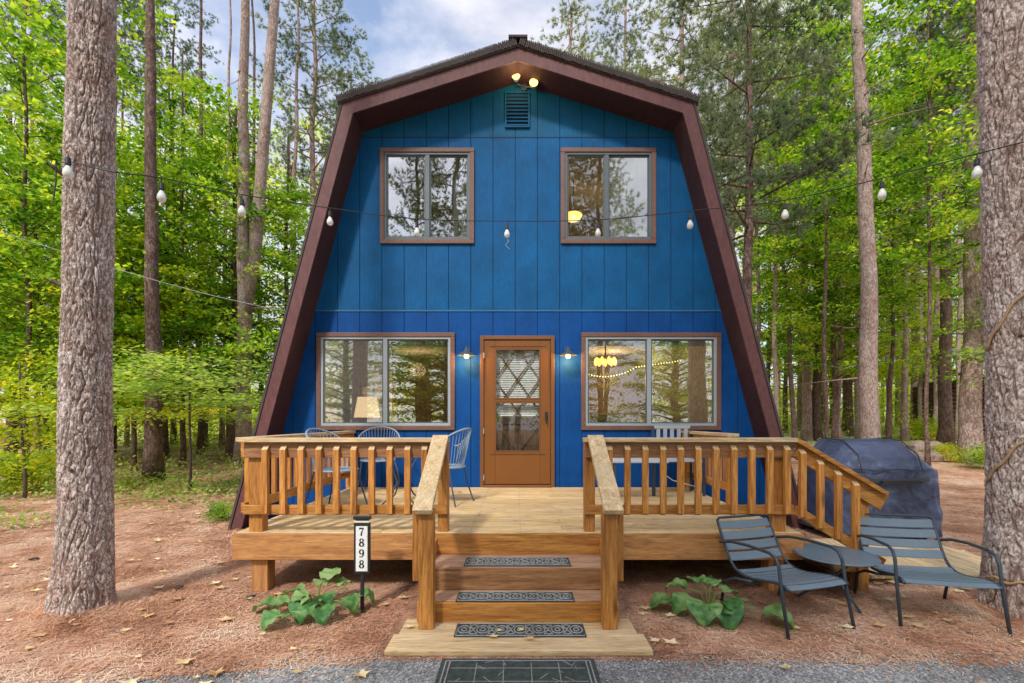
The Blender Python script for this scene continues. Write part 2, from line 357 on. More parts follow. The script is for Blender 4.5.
# ------------------------------------------------------------ cabin
WX, WZ, PZ = 2.27, 5.72, 6.43           # inner roof line: shoulder and peak
SL = .268
def inner_x(z): return WX + SL * (WZ - z)
def roof_z(x): return PZ - (PZ - WZ) * abs(x) / WX
cabin = empty('cabin', (0, 0, 0), label='blue gambrel cabin with maroon roof edges and a brown front door', cat='cabin')
OPEN = {'wl': (-2.95, -.925, 1.353, 2.78), 'wr': (.925, 2.97, 1.353, 2.78), 'wul': (-2.02, -.64, 4.08, 5.48), 'wur': (.625, 2.02, 4.08, 5.48), 'dr': (-.555, .535, .52, 2.73)}
HOLE = {k: (a + .05, b - .05, (c + .05 if k != 'dr' else c - .6), d - .05) for k, (a, b, c, d) in OPEN.items()}
grooves = [-.04 + k * .326 for k in range(-13, 14)]
bp = sorted(set([round(g, 4) for g in grooves] + [round(v, 4) for h in HOLE.values() for v in h[:2]]))
def wall_mesh(z0, z1):
    mb = MB()
    for a, b in zip(bp[:-1], bp[1:]):
        ga = .0045 if any(abs(a - g) < 1e-3 for g in grooves) else 0
        gb = .0045 if any(abs(b - g) < 1e-3 for g in grooves) else 0
        xa, xb = a + ga, b - gb; xm = (a + b) / 2
        spans = [(z0, z1)]
        for (h0, h1, k0, k1) in HOLE.values():
            if h0 - 1e-4 <= xm <= h1 + 1e-4:
                ns = []
                for s0, s1 in spans:
                    if k1 <= s0 or k0 >= s1: ns.append((s0, s1)); continue
                    if k0 > s0: ns.append((s0, k0))
                    if k1 < s1: ns.append((k1, s1))
                spans = ns
        for s0, s1 in spans:
            pts = [(xa, s0), (xb, s0), (xb, s1), (xa, s1)]
            # clip to the roof outline (convex): planes
            def clip(P, fn):
                out = []
                for i in range(len(P)):
                    p, q = P[i], P[(i + 1) % len(P)]; fp, fq = fn(p), fn(q)
                    if fp >= 0: out.append(p)
                    if fp * fq < 0:
                        t = fp / (fp - fq); out.append((p[0] + (q[0] - p[0]) * t, p[1] + (q[1] - p[1]) * t))
                return out
            for fn in (lambda p: inner_x(p[1]) + .02 - p[0], lambda p: inner_x(p[1]) + .02 + p[0],
                       lambda p: PZ - (PZ - WZ) / WX * p[0] + .02 - p[1], lambda p: PZ + (PZ - WZ) / WX * p[0] + .02 - p[1]):
                if len(pts) >= 3: pts = clip(pts, fn)
            if len(pts) >= 3: mb.poly_prism(pts, -.012, .0)
    return mb
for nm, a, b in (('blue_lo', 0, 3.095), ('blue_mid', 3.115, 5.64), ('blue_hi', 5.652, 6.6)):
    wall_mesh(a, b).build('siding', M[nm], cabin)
# sheathing behind the grooves, with the openings left free
mb = MB()
xsb = sorted(set([-4, 4] + [v for h in HOLE.values() for v in h[:2]]))
zlev = [0, 1.403, 2.73, 4.13, 5.43]
def sheath(x0, x1, z0, z1):
    P = [(x0, z0), (x1, z0), (x1, z1), (x0, z1)]; mb.poly_prism(P, .001, .06)
iz = lambda z: inner_x(z)
mb.poly_prism([(-iz(0), 0), (HOLE['wl'][0], 0), (HOLE['wl'][0], 3.1), (-iz(3.1), 3.1)], .001, .06)
mb.poly_prism([(HOLE['wr'][1], 0), (iz(0), 0), (iz(3.1), 3.1), (HOLE['wr'][1], 3.1)], .001, .06)
for k in ('wl', 'wr'):
    h = HOLE[k]; sheath(h[0], h[1], 0, h[2]); sheath(h[0], h[1], h[3], 3.1)
sheath(HOLE['wl'][1], HOLE['dr'][0], 0, 3.1); sheath(HOLE['dr'][1], HOLE['wr'][0], 0, 3.1); sheath(HOLE['dr'][0], HOLE['dr'][1], HOLE['dr'][3], 3.1)
u, w = HOLE['wul'], HOLE['wur']
mb.poly_prism([(-iz(3.1), 3.1), (iz(3.1), 3.1), (iz(u[2]), u[2]), (-iz(u[2]), u[2])], .001, .06)
mb.poly_prism([(-iz(u[2]), u[2]), (u[0], u[2]), (u[0], u[3]), (-iz(u[3]), u[3])], .001, .06)
sheath(u[1], w[0], u[2], u[3])
mb.poly_prism([(w[1], u[2]), (iz(u[2]), u[2]), (iz(u[3]), u[3]), (w[1], u[3])], .001, .06)
mb.poly_prism([(-iz(u[3]), u[3]), (iz(u[3]), u[3]), (WX, WZ), (0, PZ), (-WX, WZ)], .001, .06)
mb.build('front_wall', M['seam'], cabin)
MB().box(-iz(3.1), iz(3.1), -.022, .0, 3.092, 3.112).build('flashing', M['flash'], cabin)
MB().box(-iz(5.65) + .02, iz(5.65) - .02, -.016, 0, 5.639, 5.652).build('wall_seam', M['seam'], cabin)

# roof shell: soffit + outer skin, extruded in Y
YF, YB = -.44, 7.6
inn = [(-inner_x(-.05), -.05), (-WX, WZ), (0, PZ + .01), (WX, WZ), (inner_x(-.05), -.05)]
out = [(-3.955, -.05), (-2.405, 5.85), (0, 6.615), (2.405, 5.85), (3.955, -.05)]
roof = MB()
for i in range(4): roof.poly_prism([inn[i], inn[i + 1], out[i + 1], out[i]], YF + .03, YB)
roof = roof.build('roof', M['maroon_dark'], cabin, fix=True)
fa = MB()
for i in range(4): fa.poly_prism([inn[i], inn[i + 1], out[i + 1], out[i]], YF, YF + .028)
fa.build('fascia', M['maroon'], roof)
sh = MB()
def slab(p, q, t, y0, y1, mbx=sh):
    d = Vector((q[0] - p[0], q[1] - p[1])).normalized(); nn = Vector((-d.y, d.x))
    if nn.y < 0: nn = -nn
    mbx.poly_prism([(p[0], p[1]), (q[0], q[1]), (q[0] + nn.x * t, q[1] + nn.y * t), (p[0] + nn.x * t, p[1] + nn.y * t)], y0, y1)
pe = (0, 6.617)
for s in (-1, 1):
    e = (s * 2.47, 6.617 - (6.615 - 5.85) / 2.405 * 2.47)
    slab(e, pe, .10, YF - .02, YB + .05)
    nsh = 92; rnd = random.Random(3 + s)
    for k in range(nsh):
        t0 = (k + .10) / nsh; t1 = (k + .80 + rnd.uniform(-.08, .08)) / nsh
        A = (e[0] * (1 - t0), e[1] + (pe[1] - e[1]) * t0); B = (e[0] * (1 - t1), e[1] + (pe[1] - e[1]) * t1)
        nx_, nz_ = s * .303, .953; h0, h1 = .012 + rnd.uniform(-.006, .006), .092 + rnd.uniform(-.005, .008); pr = rnd.uniform(.015, .03)
        sh.poly_prism([(A[0] + nx_ * h0, A[1] + nz_ * h0), (B[0] + nx_ * h0, B[1] + nz_ * h0), (B[0] + nx_ * h1, B[1] + nz_ * h1), (A[0] + nx_ * h1, A[1] + nz_ * h1)], YF - .02 - pr, YF - .021)
        sh.poly_prism([(A[0] + nx_ * .101, A[1] + nz_ * .101), (B[0] + nx_ * .101, B[1] + nz_ * .101), (B[0] + nx_ * .118, B[1] + nz_ * .118), (A[0] + nx_ * .118, A[1] + nz_ * .118)], YF - .012 - pr, YF + .3)
    slab((s * 3.958, -.02), (s * 2.41, 5.85), .03 , YF - .01, YB)
sh.box(-.13, .13, YF - .05, YB, 6.725, 6.755)
sh.build('shingles', M['shingle'], roof)

def window(key, panes, div, up=False):
    x0, x1, z0, z1 = OPEN[key]; w = empty('window', (0, 0, 0)); w.parent = cabin
    t = .062
    mb = MB().box(x0, x1, -.045, -.0125, z1 - t, z1).box(x0, x1, -.045, -.0125, z0, z0 + t).box(x0, x0 + t, -.045, -.0125, z0 + t + .001, z1 - t - .001).box(x1 - t, x1, -.045, -.0125, z0 + t + .001, z1 - t - .001)
    mb.build('trim', M['trim'], w, bevel=.005)
    a, b, c, d = x0 + t, x1 - t, z0 + t, z1 - t; f = .035
    fm = M['dark_alu'] if up else M['alu']
    mb = MB()
    mb.box(a, b, -.03, .05, d - f, d).box(a, b, -.03, .05, c, c + f).box(a, a + f, -.03, .05, c + f, d - f).box(b - f, b, -.03, .05, c + f, d - f)
    mb.box(div - .03, div + .03, -.028, .045, c + f, d - f)
    mb.build('frame', fm, w, bevel=.003)
    for i, (p, q) in enumerate(((a + f, div - .03), (div + .03, b - f))):
        sm = MB(); g = .018
        y = .0 if i == 0 else .012
        sm.box(p, q, y - .012, y + .012, c + f, c + f + g).box(p, q, y - .012, y + .012, d - f - g, d - f).box(p, p + g, y - .012, y + .012, c + f + g, d - f - g).box(q - g, q, y - .012, y + .012, c + f + g, d - f - g)
        sm.build('sash', M['dark_alu'], w)
        MB().box(p + g, q - g, y - .002, y + .002, c + f + g, d - f - g).build('pane', panes[i], w)
window('wl', (M['pane_screen'], M['pane']), -1.945)
window('wr', (M['pane_clear'], M['pane']), 1.92)
window('wul', (M['pane_up'], M['pane_up']), -1.325, True)
window('wur', (M['pane_clear'], M['pane_up']), 1.30, True)

# storm door
door = empty('door', (0, 0, 0)); door.parent = cabin; door['label'] = 'brown storm door with a diamond lattice window behind it'
MB().box(-.555, -.50, -.06, -.0125, .52, 2.73).box(.48, .535, -.06, -.0125, .52, 2.73).box(-.50, .48, -.06, -.0125, 2.675, 2.73).build('frame', M['storm_dark'], door, bevel=.005)
mb = MB(); a, b = -.495, .475
mb.box(a, -.335, -.04, -.005, .56, 2.67).box(.325, b, -.04, -.005, .56, 2.67).box(-.335, .325, -.04, -.005, 2.54, 2.67).box(-.335, .325, -.04, -.005, .56, 1.04).box(-.335, .325, -.038, -.005, 1.765, 1.81)
mb.build('panel', M['storm'], door, bevel=.006)
mb = MB()
for z0, z1 in ((1.04, 1.765), (1.81, 2.54)):
    mb.box(-.335, -.32, -.046, -.041, z0, z1).box(.31, .325, -.046, -.041, z0, z1).box(-.32, .31, -.046, -.041, z1 - .015, z1).box(-.32, .31, -.046, -.041, z0, z0 + .015)
mb.box(-.40, .39, -.05, -.041, 2.575, 2.59).box(-.40, .39, -.05, -.041, 1.0, 1.012)
mb.build('moulding', M['storm_dark'], door)
MB().box(-.335, .325, -.022, -.018, 1.04, 2.54).build('pane', M['pane_storm'], door)
MB().box(-.5, .48, -.10, .1, .505, .552).build('threshold', M['storm_dark'], door, bevel=.004)
MB().box(.395, .43, -.055, -.041, 1.50, 1.62).tube([(.412, -.055, 1.59), (.412, -.09, 1.58), (.412, -.095, 1.50), (.412, -.088, 1.44)], .008, 8).build('handle', M['black'], door)
for z in (.62, 1.3, 2.4): MB().box(-.503, -.492, -.066, -.041, z, z + .08).build('hinge', M['alu'], door)
# inner entry door
MB().box(-.48, .46, .05, .09, .52, 1.545).box(-.48, -.33, .05, .09, 1.545, 2.66).box(.31, .46, .05, .09, 1.545, 2.66).box(-.33, .31, .05, .09, 2.55, 2.66).build('entry_door', M['inner_door'], door)
mb = MB()
for s in (1, -1):
    mb.bar((-.30 * s, .045, .62), (.30 * s, .045, 1.42), .012, .07, (0, 1, 0)).bar((-.30 * s, .045, .62), (.30 * s, .045, 1.42), .03, .03)
mb.box(-.34, .32, .03, .05, 1.44, 1.53).box(-.34, .32, .03, .05, .58, .64).box(-.18, .16, .035, .05, 1.36, 1.39)
for i in range(5):
    mb.bar((-.32 + .13 * i, .047, .95), (-.26 + .13 * i, .047, 1.15), .02, .02)
mb.build('carving', M['inner_door'], door)
mb = MB()
x0, x1, z0, z1 = -.33, .31, 1.545, 2.55
for s in (1, -1):
    for k in range(-6, 7):
        # line z = zc + s*1.41*(x-x00)
        c0 = 2.1 + k * .465; pts = []
        for i in range(81):
            x = x0 + (x1 - x0) * i / 80; z = c0 + s * 1.41 * (x + .01)
            if z0 <= z <= z1: pts.append((x, z))
        if len(pts) > 3: mb.bar((pts[0][0], .046, pts[0][1]), (pts[-1][0], .046, pts[-1][1]), .016, .018)
mb.build('lattice', M['storm_dark'], door)
mb = MB()
for k in range(30): mb.add([(-.33, .072, 1.56 + k * .0333), (.31, .072, 1.56 + k * .0333), (.31, .088, 1.587 + k * .0333), (-.33, .088, 1.587 + k * .0333)], [(0, 1, 2, 3)])
mb.box(-.33, .31, .09, .093, 1.545, 2.55)
mb.build('blind', M['white'], door, fix=False)

# gable vent and outlet
v_ = empty('vent'); v_.parent = cabin
mb = MB().box(-.19, -.17, -.04, -.0125, 5.78, 6.30).box(.15, .17, -.04, -.0125, 5.78, 6.30).box(-.17, .15, -.04, -.0125, 6.28, 6.30).box(-.17, .15, -.04, -.0125, 5.78, 5.80)
mb.build('frame', M['blue_hi'], v_)
MB().box(-.17, .15, -.016, -.0125, 5.80, 6.28).build('backing', M['seam'], v_)
mb = MB()
for k in range(9):
    z = 5.81 + k * .053; mb.add([(-.17, -.038, z), (.15, -.038, z), (.15, -.018, z + .026), (-.17, -.018, z + .026), (-.17, -.034, z - .005), (.15, -.034, z - .005)], [(0, 1, 2, 3), (4, 5, 1, 0)])
mb.build('louvre', M['blue_hi'], v_, fix=False)
MB().box(3.06, 3.14, -.03, -.0125, .60, .74).build('outlet', M['white'], cabin, bevel=.006)
# side/back walls
MB().poly_prism([(-inner_x(0), 0), (-WX, WZ), (0, PZ), (WX, WZ), (inner_x(0), 0)], 7.2, 7.3).build('back_wall', M['blue_mid'], cabin)
# interior
mb = MB(); o_ = .07
for s in (-1, 1):
    mb.add([(s * (inner_x(.5) - o_), .07, .5), (s * (inner_x(.5) - o_), 5, .5), (s * (WX - o_), 5, WZ), (s * (WX - o_), .07, WZ)], [(0, 1, 2, 3)])
    mb.add([(s * (WX - o_), .07, WZ - .01), (s * (WX - o_), 5, WZ - .01), (0, 5, PZ - .08), (0, .07, PZ - .08)], [(0, 1, 2, 3)])
mb.build('inner_lining', M['wall_white'], cabin, fix=False)
MB().box(-3.5, 3.5, .08, 5, .44, .50).build('floor', M['floor_in'], cabin)
MB().box(-2.9, 2.9, .08, 5, 3.02, 3.14).build('ceiling', M['wall_white'], cabin)
MB().box(-3.6, 3.6, 5, 5.06, .5, 3.02).box(-2.8, 2.8, 3.6, 3.66, 3.14, 5.9).build('partition', M['wall_in'], cabin)
MB().box(-.04, .04, .1, 5, .5, 3.0).build('partition', M['wall_in'], cabin).location = (-.72, 0, 0)
def curtain(x0, x1, z0, z1, y, mat, lab, cat='curtain', rip=.03, freq=60):
    mb = MB(); n = 60
    for i in range(n + 1):
        x = x0 + (x1 - x0) * i / n; yy = y + rip * math.sin(freq * (x - x0)) + rip * .4 * math.sin(freq * .37 * x)
        mb.v += [(x, yy, z0), (x, yy, z1)]
    for i in range(n): mb.f.append((2 * i, 2 * i + 2, 2 * i + 3, 2 * i + 1))
    return mb.build('curtain', mat, None, fix=False, smooth=True, label=lab, cat=cat)
M['curt'] = leafmat('curtain_cloth', [(.62, .64, .64), (.70, .72, .72)], .5, .9)
M['curt_warm'] = leafmat('curtain_warm', [(.45, .36, .24), (.5, .42, .3)], .5, .9)
curtain(1.33, 1.98, 4.1, 5.46, .14, M['curt'], 'pale curtain drawn across the right half of the upper right window')
curtain(-.99, -.70, 4.1, 5.46, .2, M['curt'], 'pale curtain hanging at the right edge of the upper left window')
curtain(-2.40, -2.08, 1.2, 2.9, .95, M['curt_warm'], 'tan curtain hanging inside the lower left window behind the lamp')
# roller shades at top of the lower windows
for nm, a, b in (('left', -1.90, -.99), ('right', .99, 1.89), ('far', 1.96, 2.88)):
    MB().box(a, b, .09, .1, 2.60, 2.70).build('window_blind', M['white'], None, label={'left': 'rolled up white blind at the top of the lower left window', 'right': 'rolled up white blind left half of the lower right window', 'far': 'rolled up white blind right half of the lower right window'}[nm], cat='blind')
# lamp in the left window
lp = empty('table_lamp', (-2.38, .5, 1.2), label='lit table lamp with cream shade behind the lower left window', cat='lamp')
MB().lathe([(.0, 0), (.09, 0), (.09, .02), (.02, .05), (.05, .14), (.06, .22), (.02, .32), (.015, .46)], n=16).build('base', M['iron_dark'], lp, smooth=True)
MB().lathe([(.20, .34), (.145, .66)], n=24).build('lamp_shade', M['shade_lit'], lp, fix=False, smooth=True)
st = empty('side_table', (-2.38, .5, .6), label='small dark side table under the lit lamp inside the cabin', cat='table')
MB().lathe([(0, .57), (.3, .57), (.3, .6), (0, .6)], n=20).build('tabletop', M['inner_door'], st)
MB().tube([(0, 0, 0), (0, 0, .57)], .03).build('leg', M['inner_door'], st)
sf = empty('sofa', (-1.55, 1.1, .5), label='tan sofa seen through the lower left window', cat='sofa')
MB().box(-.35, 1.15, -.1, .15, 0, .98).build('backrest', M['sofa'], sf, bevel=.08); MB().box(-.35, 1.15, .152, .9, 0, .45).build('seat', M['sofa'], sf, bevel=.05)
# chandelier
ch = empty('chandelier', (1.55, 1.4, 2.55), label='amber chandelier glowing inside the lower right window', cat='chandelier')
mb = MB()
for k in range(9):
    t = k * 2 * PI / 9; mb.lathe([(.001, -.09), (.03, -.06), (.035, 0), (.015, .06)], (.17 * math.cos(t), .17 * math.sin(t), 0), 8)
mb.build('lamp_shade', M['chand'], ch, smooth=True)
MB().tube([(0, 0, .06), (0, 0, .47)], .012).lathe([(.18, .05), (.19, .06), (.18, .07)], n=20).build('frame', M['iron_dark'], ch)
fl = empty('fairy_lights', (0, 0, 0), label='string of tiny warm fairy lights along the kitchen ceiling', cat='fairy lights')
mb = MB(); pts = []
for i in range(40):
    t = i / 39; x = .95 + 1.9 * t; z = 2.40 - .14 * math.sin(PI * min(t * 1.7, 1)) + (.28 * (t - .5) if t > .5 else 0)
    pts.append((x, 1.3, z)); r = .010
    mb.lathe([(.0005, -r), (r * .8, -r * .5), (r, 0), (r * .8, r * .5), (.0005, r)], (x, 1.3, z), 6)
mb.build('bulb', M['fairy'], fl, kind='stuff'); MB().tube(pts, .003, 4).build('wire', M['iron_dark'], fl)
kc = empty('kitchen_counter', (0, 0, 0), label='kitchen counter with cabinets inside the lower right window', cat='counter')
MB().box(.4, 2.9, 2.6, 3.2, .5, 1.36).build('cabinet', M['wall_in'], kc); MB().box(.38, 2.92, 2.56, 3.22, 1.362, 1.40).build('worktop', M['counter'], kc)
MB().box(1.55, 2.1, 2.65, 3.1, 1.402, 1.62).build('microwave', M['counter'], None, label='small dark appliance on the kitchen counter', cat='microwave', bevel=.01)
dt = empty('dining_table', (1.5, 1.1, .5), label='dark table set behind the lower right window', cat='table')
MB().box(-.6, 1.1, -.35, .35, .83, .88).build('tabletop', M['inner_door'], dt)
for sx in (-.5, 1.0):
    for sy in (-.3, .3): MB().box(sx - .03, sx + .03, sy - .03, sy + .03, 0, .83).build('leg', M['inner_door'], dt)
rn = random.Random(5)
for i in range(7):
    x = 1.0 + i * .24; h = rn.uniform(.05, .13)
    MB().lathe([(.0, 0), (.035, 0), (.045, h), (.04, h)], (x, 1.0 + rn.uniform(-.15, .15), 1.382), 12).build('cup', M['white'] if i % 2 else M['iron_blue'], None, label='small cup standing on the table inside the lower right window', cat='cup', group='cups on the dining table')
def lamp(name, loc, e, col=(1, .68, .35), size=.1):
    l = bpy.data.lights.new(name, 'POINT'); l.energy = e; l.color = col; l.shadow_soft_size = size
    o = bpy.data.objects.new(name, l); COL.objects.link(o); o.location = loc; return o
lamp('table_lamp_light', (-2.38, .5, 1.95), 14, size=.08)
lamp('chandelier_light', (1.55, 1.4, 2.2), 34, size=.15)
lamp('kitchen_fill', (2.0, 3.4, 2.6), 34, size=.2)  # added point light with no fixture, brightens the kitchen interior
lamp('bedroom_light', (.95, 2.1, 4.9), 14, size=.15)
lamp('living_fill', (-2.2, 3.4, 2.6), 20, size=.2)  # extra point light added for the left room; no lamp stands here
ul = empty('ceiling_lamp', (1.04, 1.9, 5.32), label='lit amber lamp glowing inside the upper right window', cat='lamp')
MB().lathe([(.001, -.06), (.12, -.05), (.17, .03), (.15, .05)], n=20).build('lamp_shade', M['chand'], ul, smooth=True); MB().tube([(0, 0, .05), (0, 0, .9)], .01).build('rod', M['iron_dark'], ul)

# porch lamps
def barn_lamp(x, lab):
    r = empty('wall_lamp', (x, -.0125, 2.53), label=lab, cat='wall lamp')
    MB().lathe([(0, -.0), (.045, 0), (.045, -.02), (0, -.02)], (0, 0, 0), 16, 'y').tube([(0, -.02, 0), (0, -.09, .03), (0, -.13, .02), (0, -.14, -.02)], .01, 8).build('bracket', M['iron_dark'], r)
    MB().lathe([(.016, .0), (.03, -.025), (.045, -.045), (.105, -.08), (.135, -.105), (.132, -.105)], (0, -.14, 0), 20).build('lamp_shade', M['iron_dark'], r, fix=False, smooth=True)
    MB().lathe([(.001, -.15), (.025, -.142), (.036, -.115), (.025, -.08)], (0, -.14, 0), 12).build('bulb', M['warm'], r, smooth=True)
    lamp('wall_lamp_light', (x, -.17, 2.36), 11, (1, .55, .20), .03)
barn_lamp(-.74, 'lit metal wall lamp between the door and the left window'); barn_lamp(.72, 'lit metal wall lamp between the door and the right window')
fl_ = empty('floodlight', (.09, -.0125, 6.36), label='twin headed floodlight glowing under the roof peak', cat='floodlight')
MB().lathe([(0, 0), (.05, 0), (.05, -.03), (0, -.03)], (0, 0, 0), 16, 'y').tube([(0, -.03, 0), (-.10, -.08, .01)], .012).tube([(0, -.03, 0), (.12, -.08, -.03)], .012).build('bracket', M['iron_dark'], fl_)
for x, z in ((-.12, .07), (.135, -.03)):
    MB().lathe([(.02, -.05), (.05, -.08), (.062, -.14), (.062, -.15)], (x, -.02, z), 18, 'y').build('head', M['alu'], fl_, fix=False, smooth=True)
    MB().lathe([(.001, -.172), (.04, -.165), (.06, -.148)], (x, -.02, z), 18, 'y').build('bulb', M['flood'], fl_, fix=False, smooth=True)
lamp('floodlight_light', (.0, -.32, 6.25), 5, (1, .72, .35), .06)
# aerial
an = empty('aerial', (-.18, 1.2, 6.8), label='thin television aerial rising behind the roof peak', cat='aerial')
MB().tube([(0, 0, 0), (-.22, 0, .55)], .008, 6).build('mast', M['alu'], an)
MB().tube([(-.22, 0, .55), (.18, 0, .78)], .006, 6).tube([(-.10, 0, .30), (.26, 0, .42)], .006, 6).tube([(-.3, 0, .45), (-.22, 0, .55)], .006, 6).build('crossbar', M['alu'], an)

# ------------------------------------------------------------ deck
DZ = .52; DF = -2.80; RX = 2.40
deck = empty('deck', (0, -1.4, 0), label='raised wooden front deck with baluster railings and three front steps', cat='deck')
deck_off = Vector((0, 1.4, 0))
def dk(mb, name, mat, parent=None, **k):
    o = mb.build(name, mat, parent or deck, **k)
    if parent is None: o.location = deck_off
    return o
mb = MB(); y = DF + .0395; rn = random.Random(2)
while y < -.09:
    y1 = min(y + .137, -.014)
    cuts = [-2.46] + sorted(rn.sample([-1.2, -.4, .4, 1.2], 1)) + [2.46]
    for a, b in zip(cuts[:-1], cuts[1:]): mb.box(a + .001, b - .001, y, y1, DZ - .036 + rn.uniform(-.001, .001), DZ + rn.uniform(-.001, .001))
    y += .143
dk(mb, 'floor', M['deck_x'], bevel=.004)
scw = MB(); yy = DF + .075
while yy < -.1:
    for k in range(11):
        for o_y in (-.03, .045):
            x_ = -2.18 + k * .44; scw.lathe([(.0, .0008), (.0045, .0008), (.005, 0)], (x_, yy + o_y, DZ + .0012), 6)
    yy += .143
dk(scw, 'screw_heads', M['iron_dark'], kind='stuff')
for a, b in ((-2.46, -.74), (.74, 2.46)): dk(MB().box(a, b, DF, DF + .038, .295, DZ - .003), 'skirt_board', M['skirt_x'], bevel=.004)
for a in (-2.46, 2.422): dk(MB().box(a, a + .038, DF + .039, -.03, .295, DZ - .038), 'skirt_board', M['skirt_y'], bevel=.004)
mb = MB()
for k in range(11): mb.box(-2.2 + k * .44, -2.162 + k * .44, DF + .04, -.05, .30, DZ - .04)
dk(mb, 'joist', M['redwood_y'])
for x in (-2.26, 2.26):
    dk(MB().box(x - .07, x + .07, DF + .06, DF + .19, 0, .294), 'support_post', M['skirt_z'], bevel=.004)
    dk(MB().box(x - .07, x + .07, -.4, -.27, 0, .294), 'support_post', M['skirt_z'])
for x in (-.7, .7): dk(MB().box(x - .06, x + .06, DF + .1, DF + .22, 0, .294), 'support_post', M['skirt_z'])

def railing(a, b, bal_x, posts, name='railing', slope=None, inner=1, za=None, zb=None):
    """front railing running in X from a to b at the deck front; za/zb drop for the sloping stair rail"""
    r = empty(name); r.parent = deck; r.location = deck_off
    y0 = DF + .05
    def z_at(x, off):
        if slope: return off + slope * (x - a)
        return off
    sl = slope or 0
    cap_z = 1.345
    MB().bar((a, y0, cap_z - .018), (b, y0, cap_z - .018 + sl * (b - a)), .135, .036).build('cap', M['pale_x'] if not slope else M['cedar_x'], r, bevel=.004)
    MB().bar((a + .02, y0, cap_z - .105), (b - .0, y0, cap_z - .105 + sl * (b - a)), .036, .135).build('top_rail', M['redwood_x'] if not slope else M['cedar_x'], r, bevel=.004)
    MB().bar((a + .01, y0, .72), (b - .0, y0, .72 + sl * (b - a)), .036, .082).build('bottom_rail', M['cedar_x'], r, bevel=.004)
    for i, x in enumerate(bal_x):
        dz = sl * (x - a); w = .024
        t = cap_z - .065 + dz; yb = y0 - .0185
        mb = MB()
        z0 = .675 + dz
        v = [(x - w, yb - .042, z0 + .02), (x + w, yb - .042, z0 + .02), (x + w, yb, z0), (x - w, yb, z0), (x - w, yb - .042, t - .035), (x + w, yb - .042, t - .035), (x + w, yb, t), (x - w, yb, t)]
        mb.add(v, [(0, 1, 2, 3), (4, 7, 6, 5), (0, 4, 5, 1), (1, 5, 6, 2), (2, 6, 7, 3), (3, 7, 4, 0)])
        bo = mb.build('baluster', [M['cedar_z'], M['pale_x']], r, fix=False)
        bo.data.polygons[1].material_index = 1
    for x, w, z0, z1 in posts:
        MB().box(x - w, x + w, y0 + .02, y0 + .12, z0, z1).build('post', M['cedar_z'], r, bevel=.004)
    return r
balL = [(p - CX) / 116.5 for p in (264, 282, 300, 318, 335.5, 353, 371, 389, 407, 424)]
balR = [(p - CX) / 116.5 for p in (610, 628, 646, 664, 681.5, 699, 717, 735, 753, 771, 788.5)]
r1 = railing(-RX, -.615, balL, [(-2.30, .058, DZ, 1.308), (-.66, .045, DZ, 1.308)])
r2 = railing(.57, 2.40, balR, [(.63, .045, DZ, 1.308), (2.285, .065, DZ - .001, 1.308)])
r3 = railing(2.402, 3.18, [(p - CX) / 116.5 for p in (804, 822, 840, 857.5)], [(3.03, .045, 0, .98)], slope=-.60)
# side railings
for s in (-1, 1):
    r = empty('railing'); r.parent = deck; r.location = deck_off; x = s * 2.44; ya, yb = (DF + .12, -.03) if s < 0 else (-1.55, -.03)
    MB().box(x - .068, x + .068, ya, yb, 1.309, 1.345).build('cap', M['pale_y'], r, bevel=.004)
    MB().box(x - .018, x + .018, ya, yb, 1.17, 1.307).build('top_rail', M['cedar_y'], r)
    MB().box(x - .018, x + .018, ya, yb, .68, .765).build('bottom_rail', M['cedar_y'], r)
    yy = ya + .14
    while yy < yb - .12:
        MB().box(x + s * .039 - .02, x + s * .039 + .02, yy - .02, yy + .02, .685, 1.27).build('baluster', M['cedar_z'], r)
        yy += .153
    MB().box(x - .045, x + .045, -.12, -.032, DZ, 1.308).build('post', M['cedar_z'], r)
    if s > 0: MB().box(x - .045, x + .045, ya, ya + .09, DZ, 1.308).build('post', M['cedar_z'], r)

# front staircase
stc = empty('staircase'); stc.parent = deck; stc.location = deck_off
T1, T2, PF = -3.18, -3.43, -3.84
def sp(mb, name, mat, **k): return mb.build(name, mat, stc, **k)
M['tread'] = wood('tread_wood', (.33, .17, .09), (.53, .31, .18), (.68, .46, .30), 'x', .65, .25, weather=.08)
sp(MB().box(-.738, .738, DF + .002, DF + .036, .344, DZ - .003), 'riser', M['cedar_x'], bevel=.003)
sp(MB().box(-.70, .70, T1 + .0385, DF + .0345, .305, .342), 'tread', M['tread'], bevel=.004)
sp(MB().box(-.70, .70, T1, T1 + .037, .178, .341), 'riser', M['redwood_x'], bevel=.004)
sp(MB().box(-.70, .70, T2 + .0385, T1 + .0355, .14, .176), 'tread', M['tread'], bevel=.004)
sp(MB().box(-.70, .70, T2, T2 + .037, .035, .175), 'riser', M['cedar_x'], bevel=.004)
sp(MB().box(-.82, .82, -3.60, -3.36, .002, .033), 'platform', M['pale_x'], bevel=.004)
sp(MB().box(-.85, .86, PF, -3.605, .001, .034), 'platform', M['pale_x'], bevel=.004)
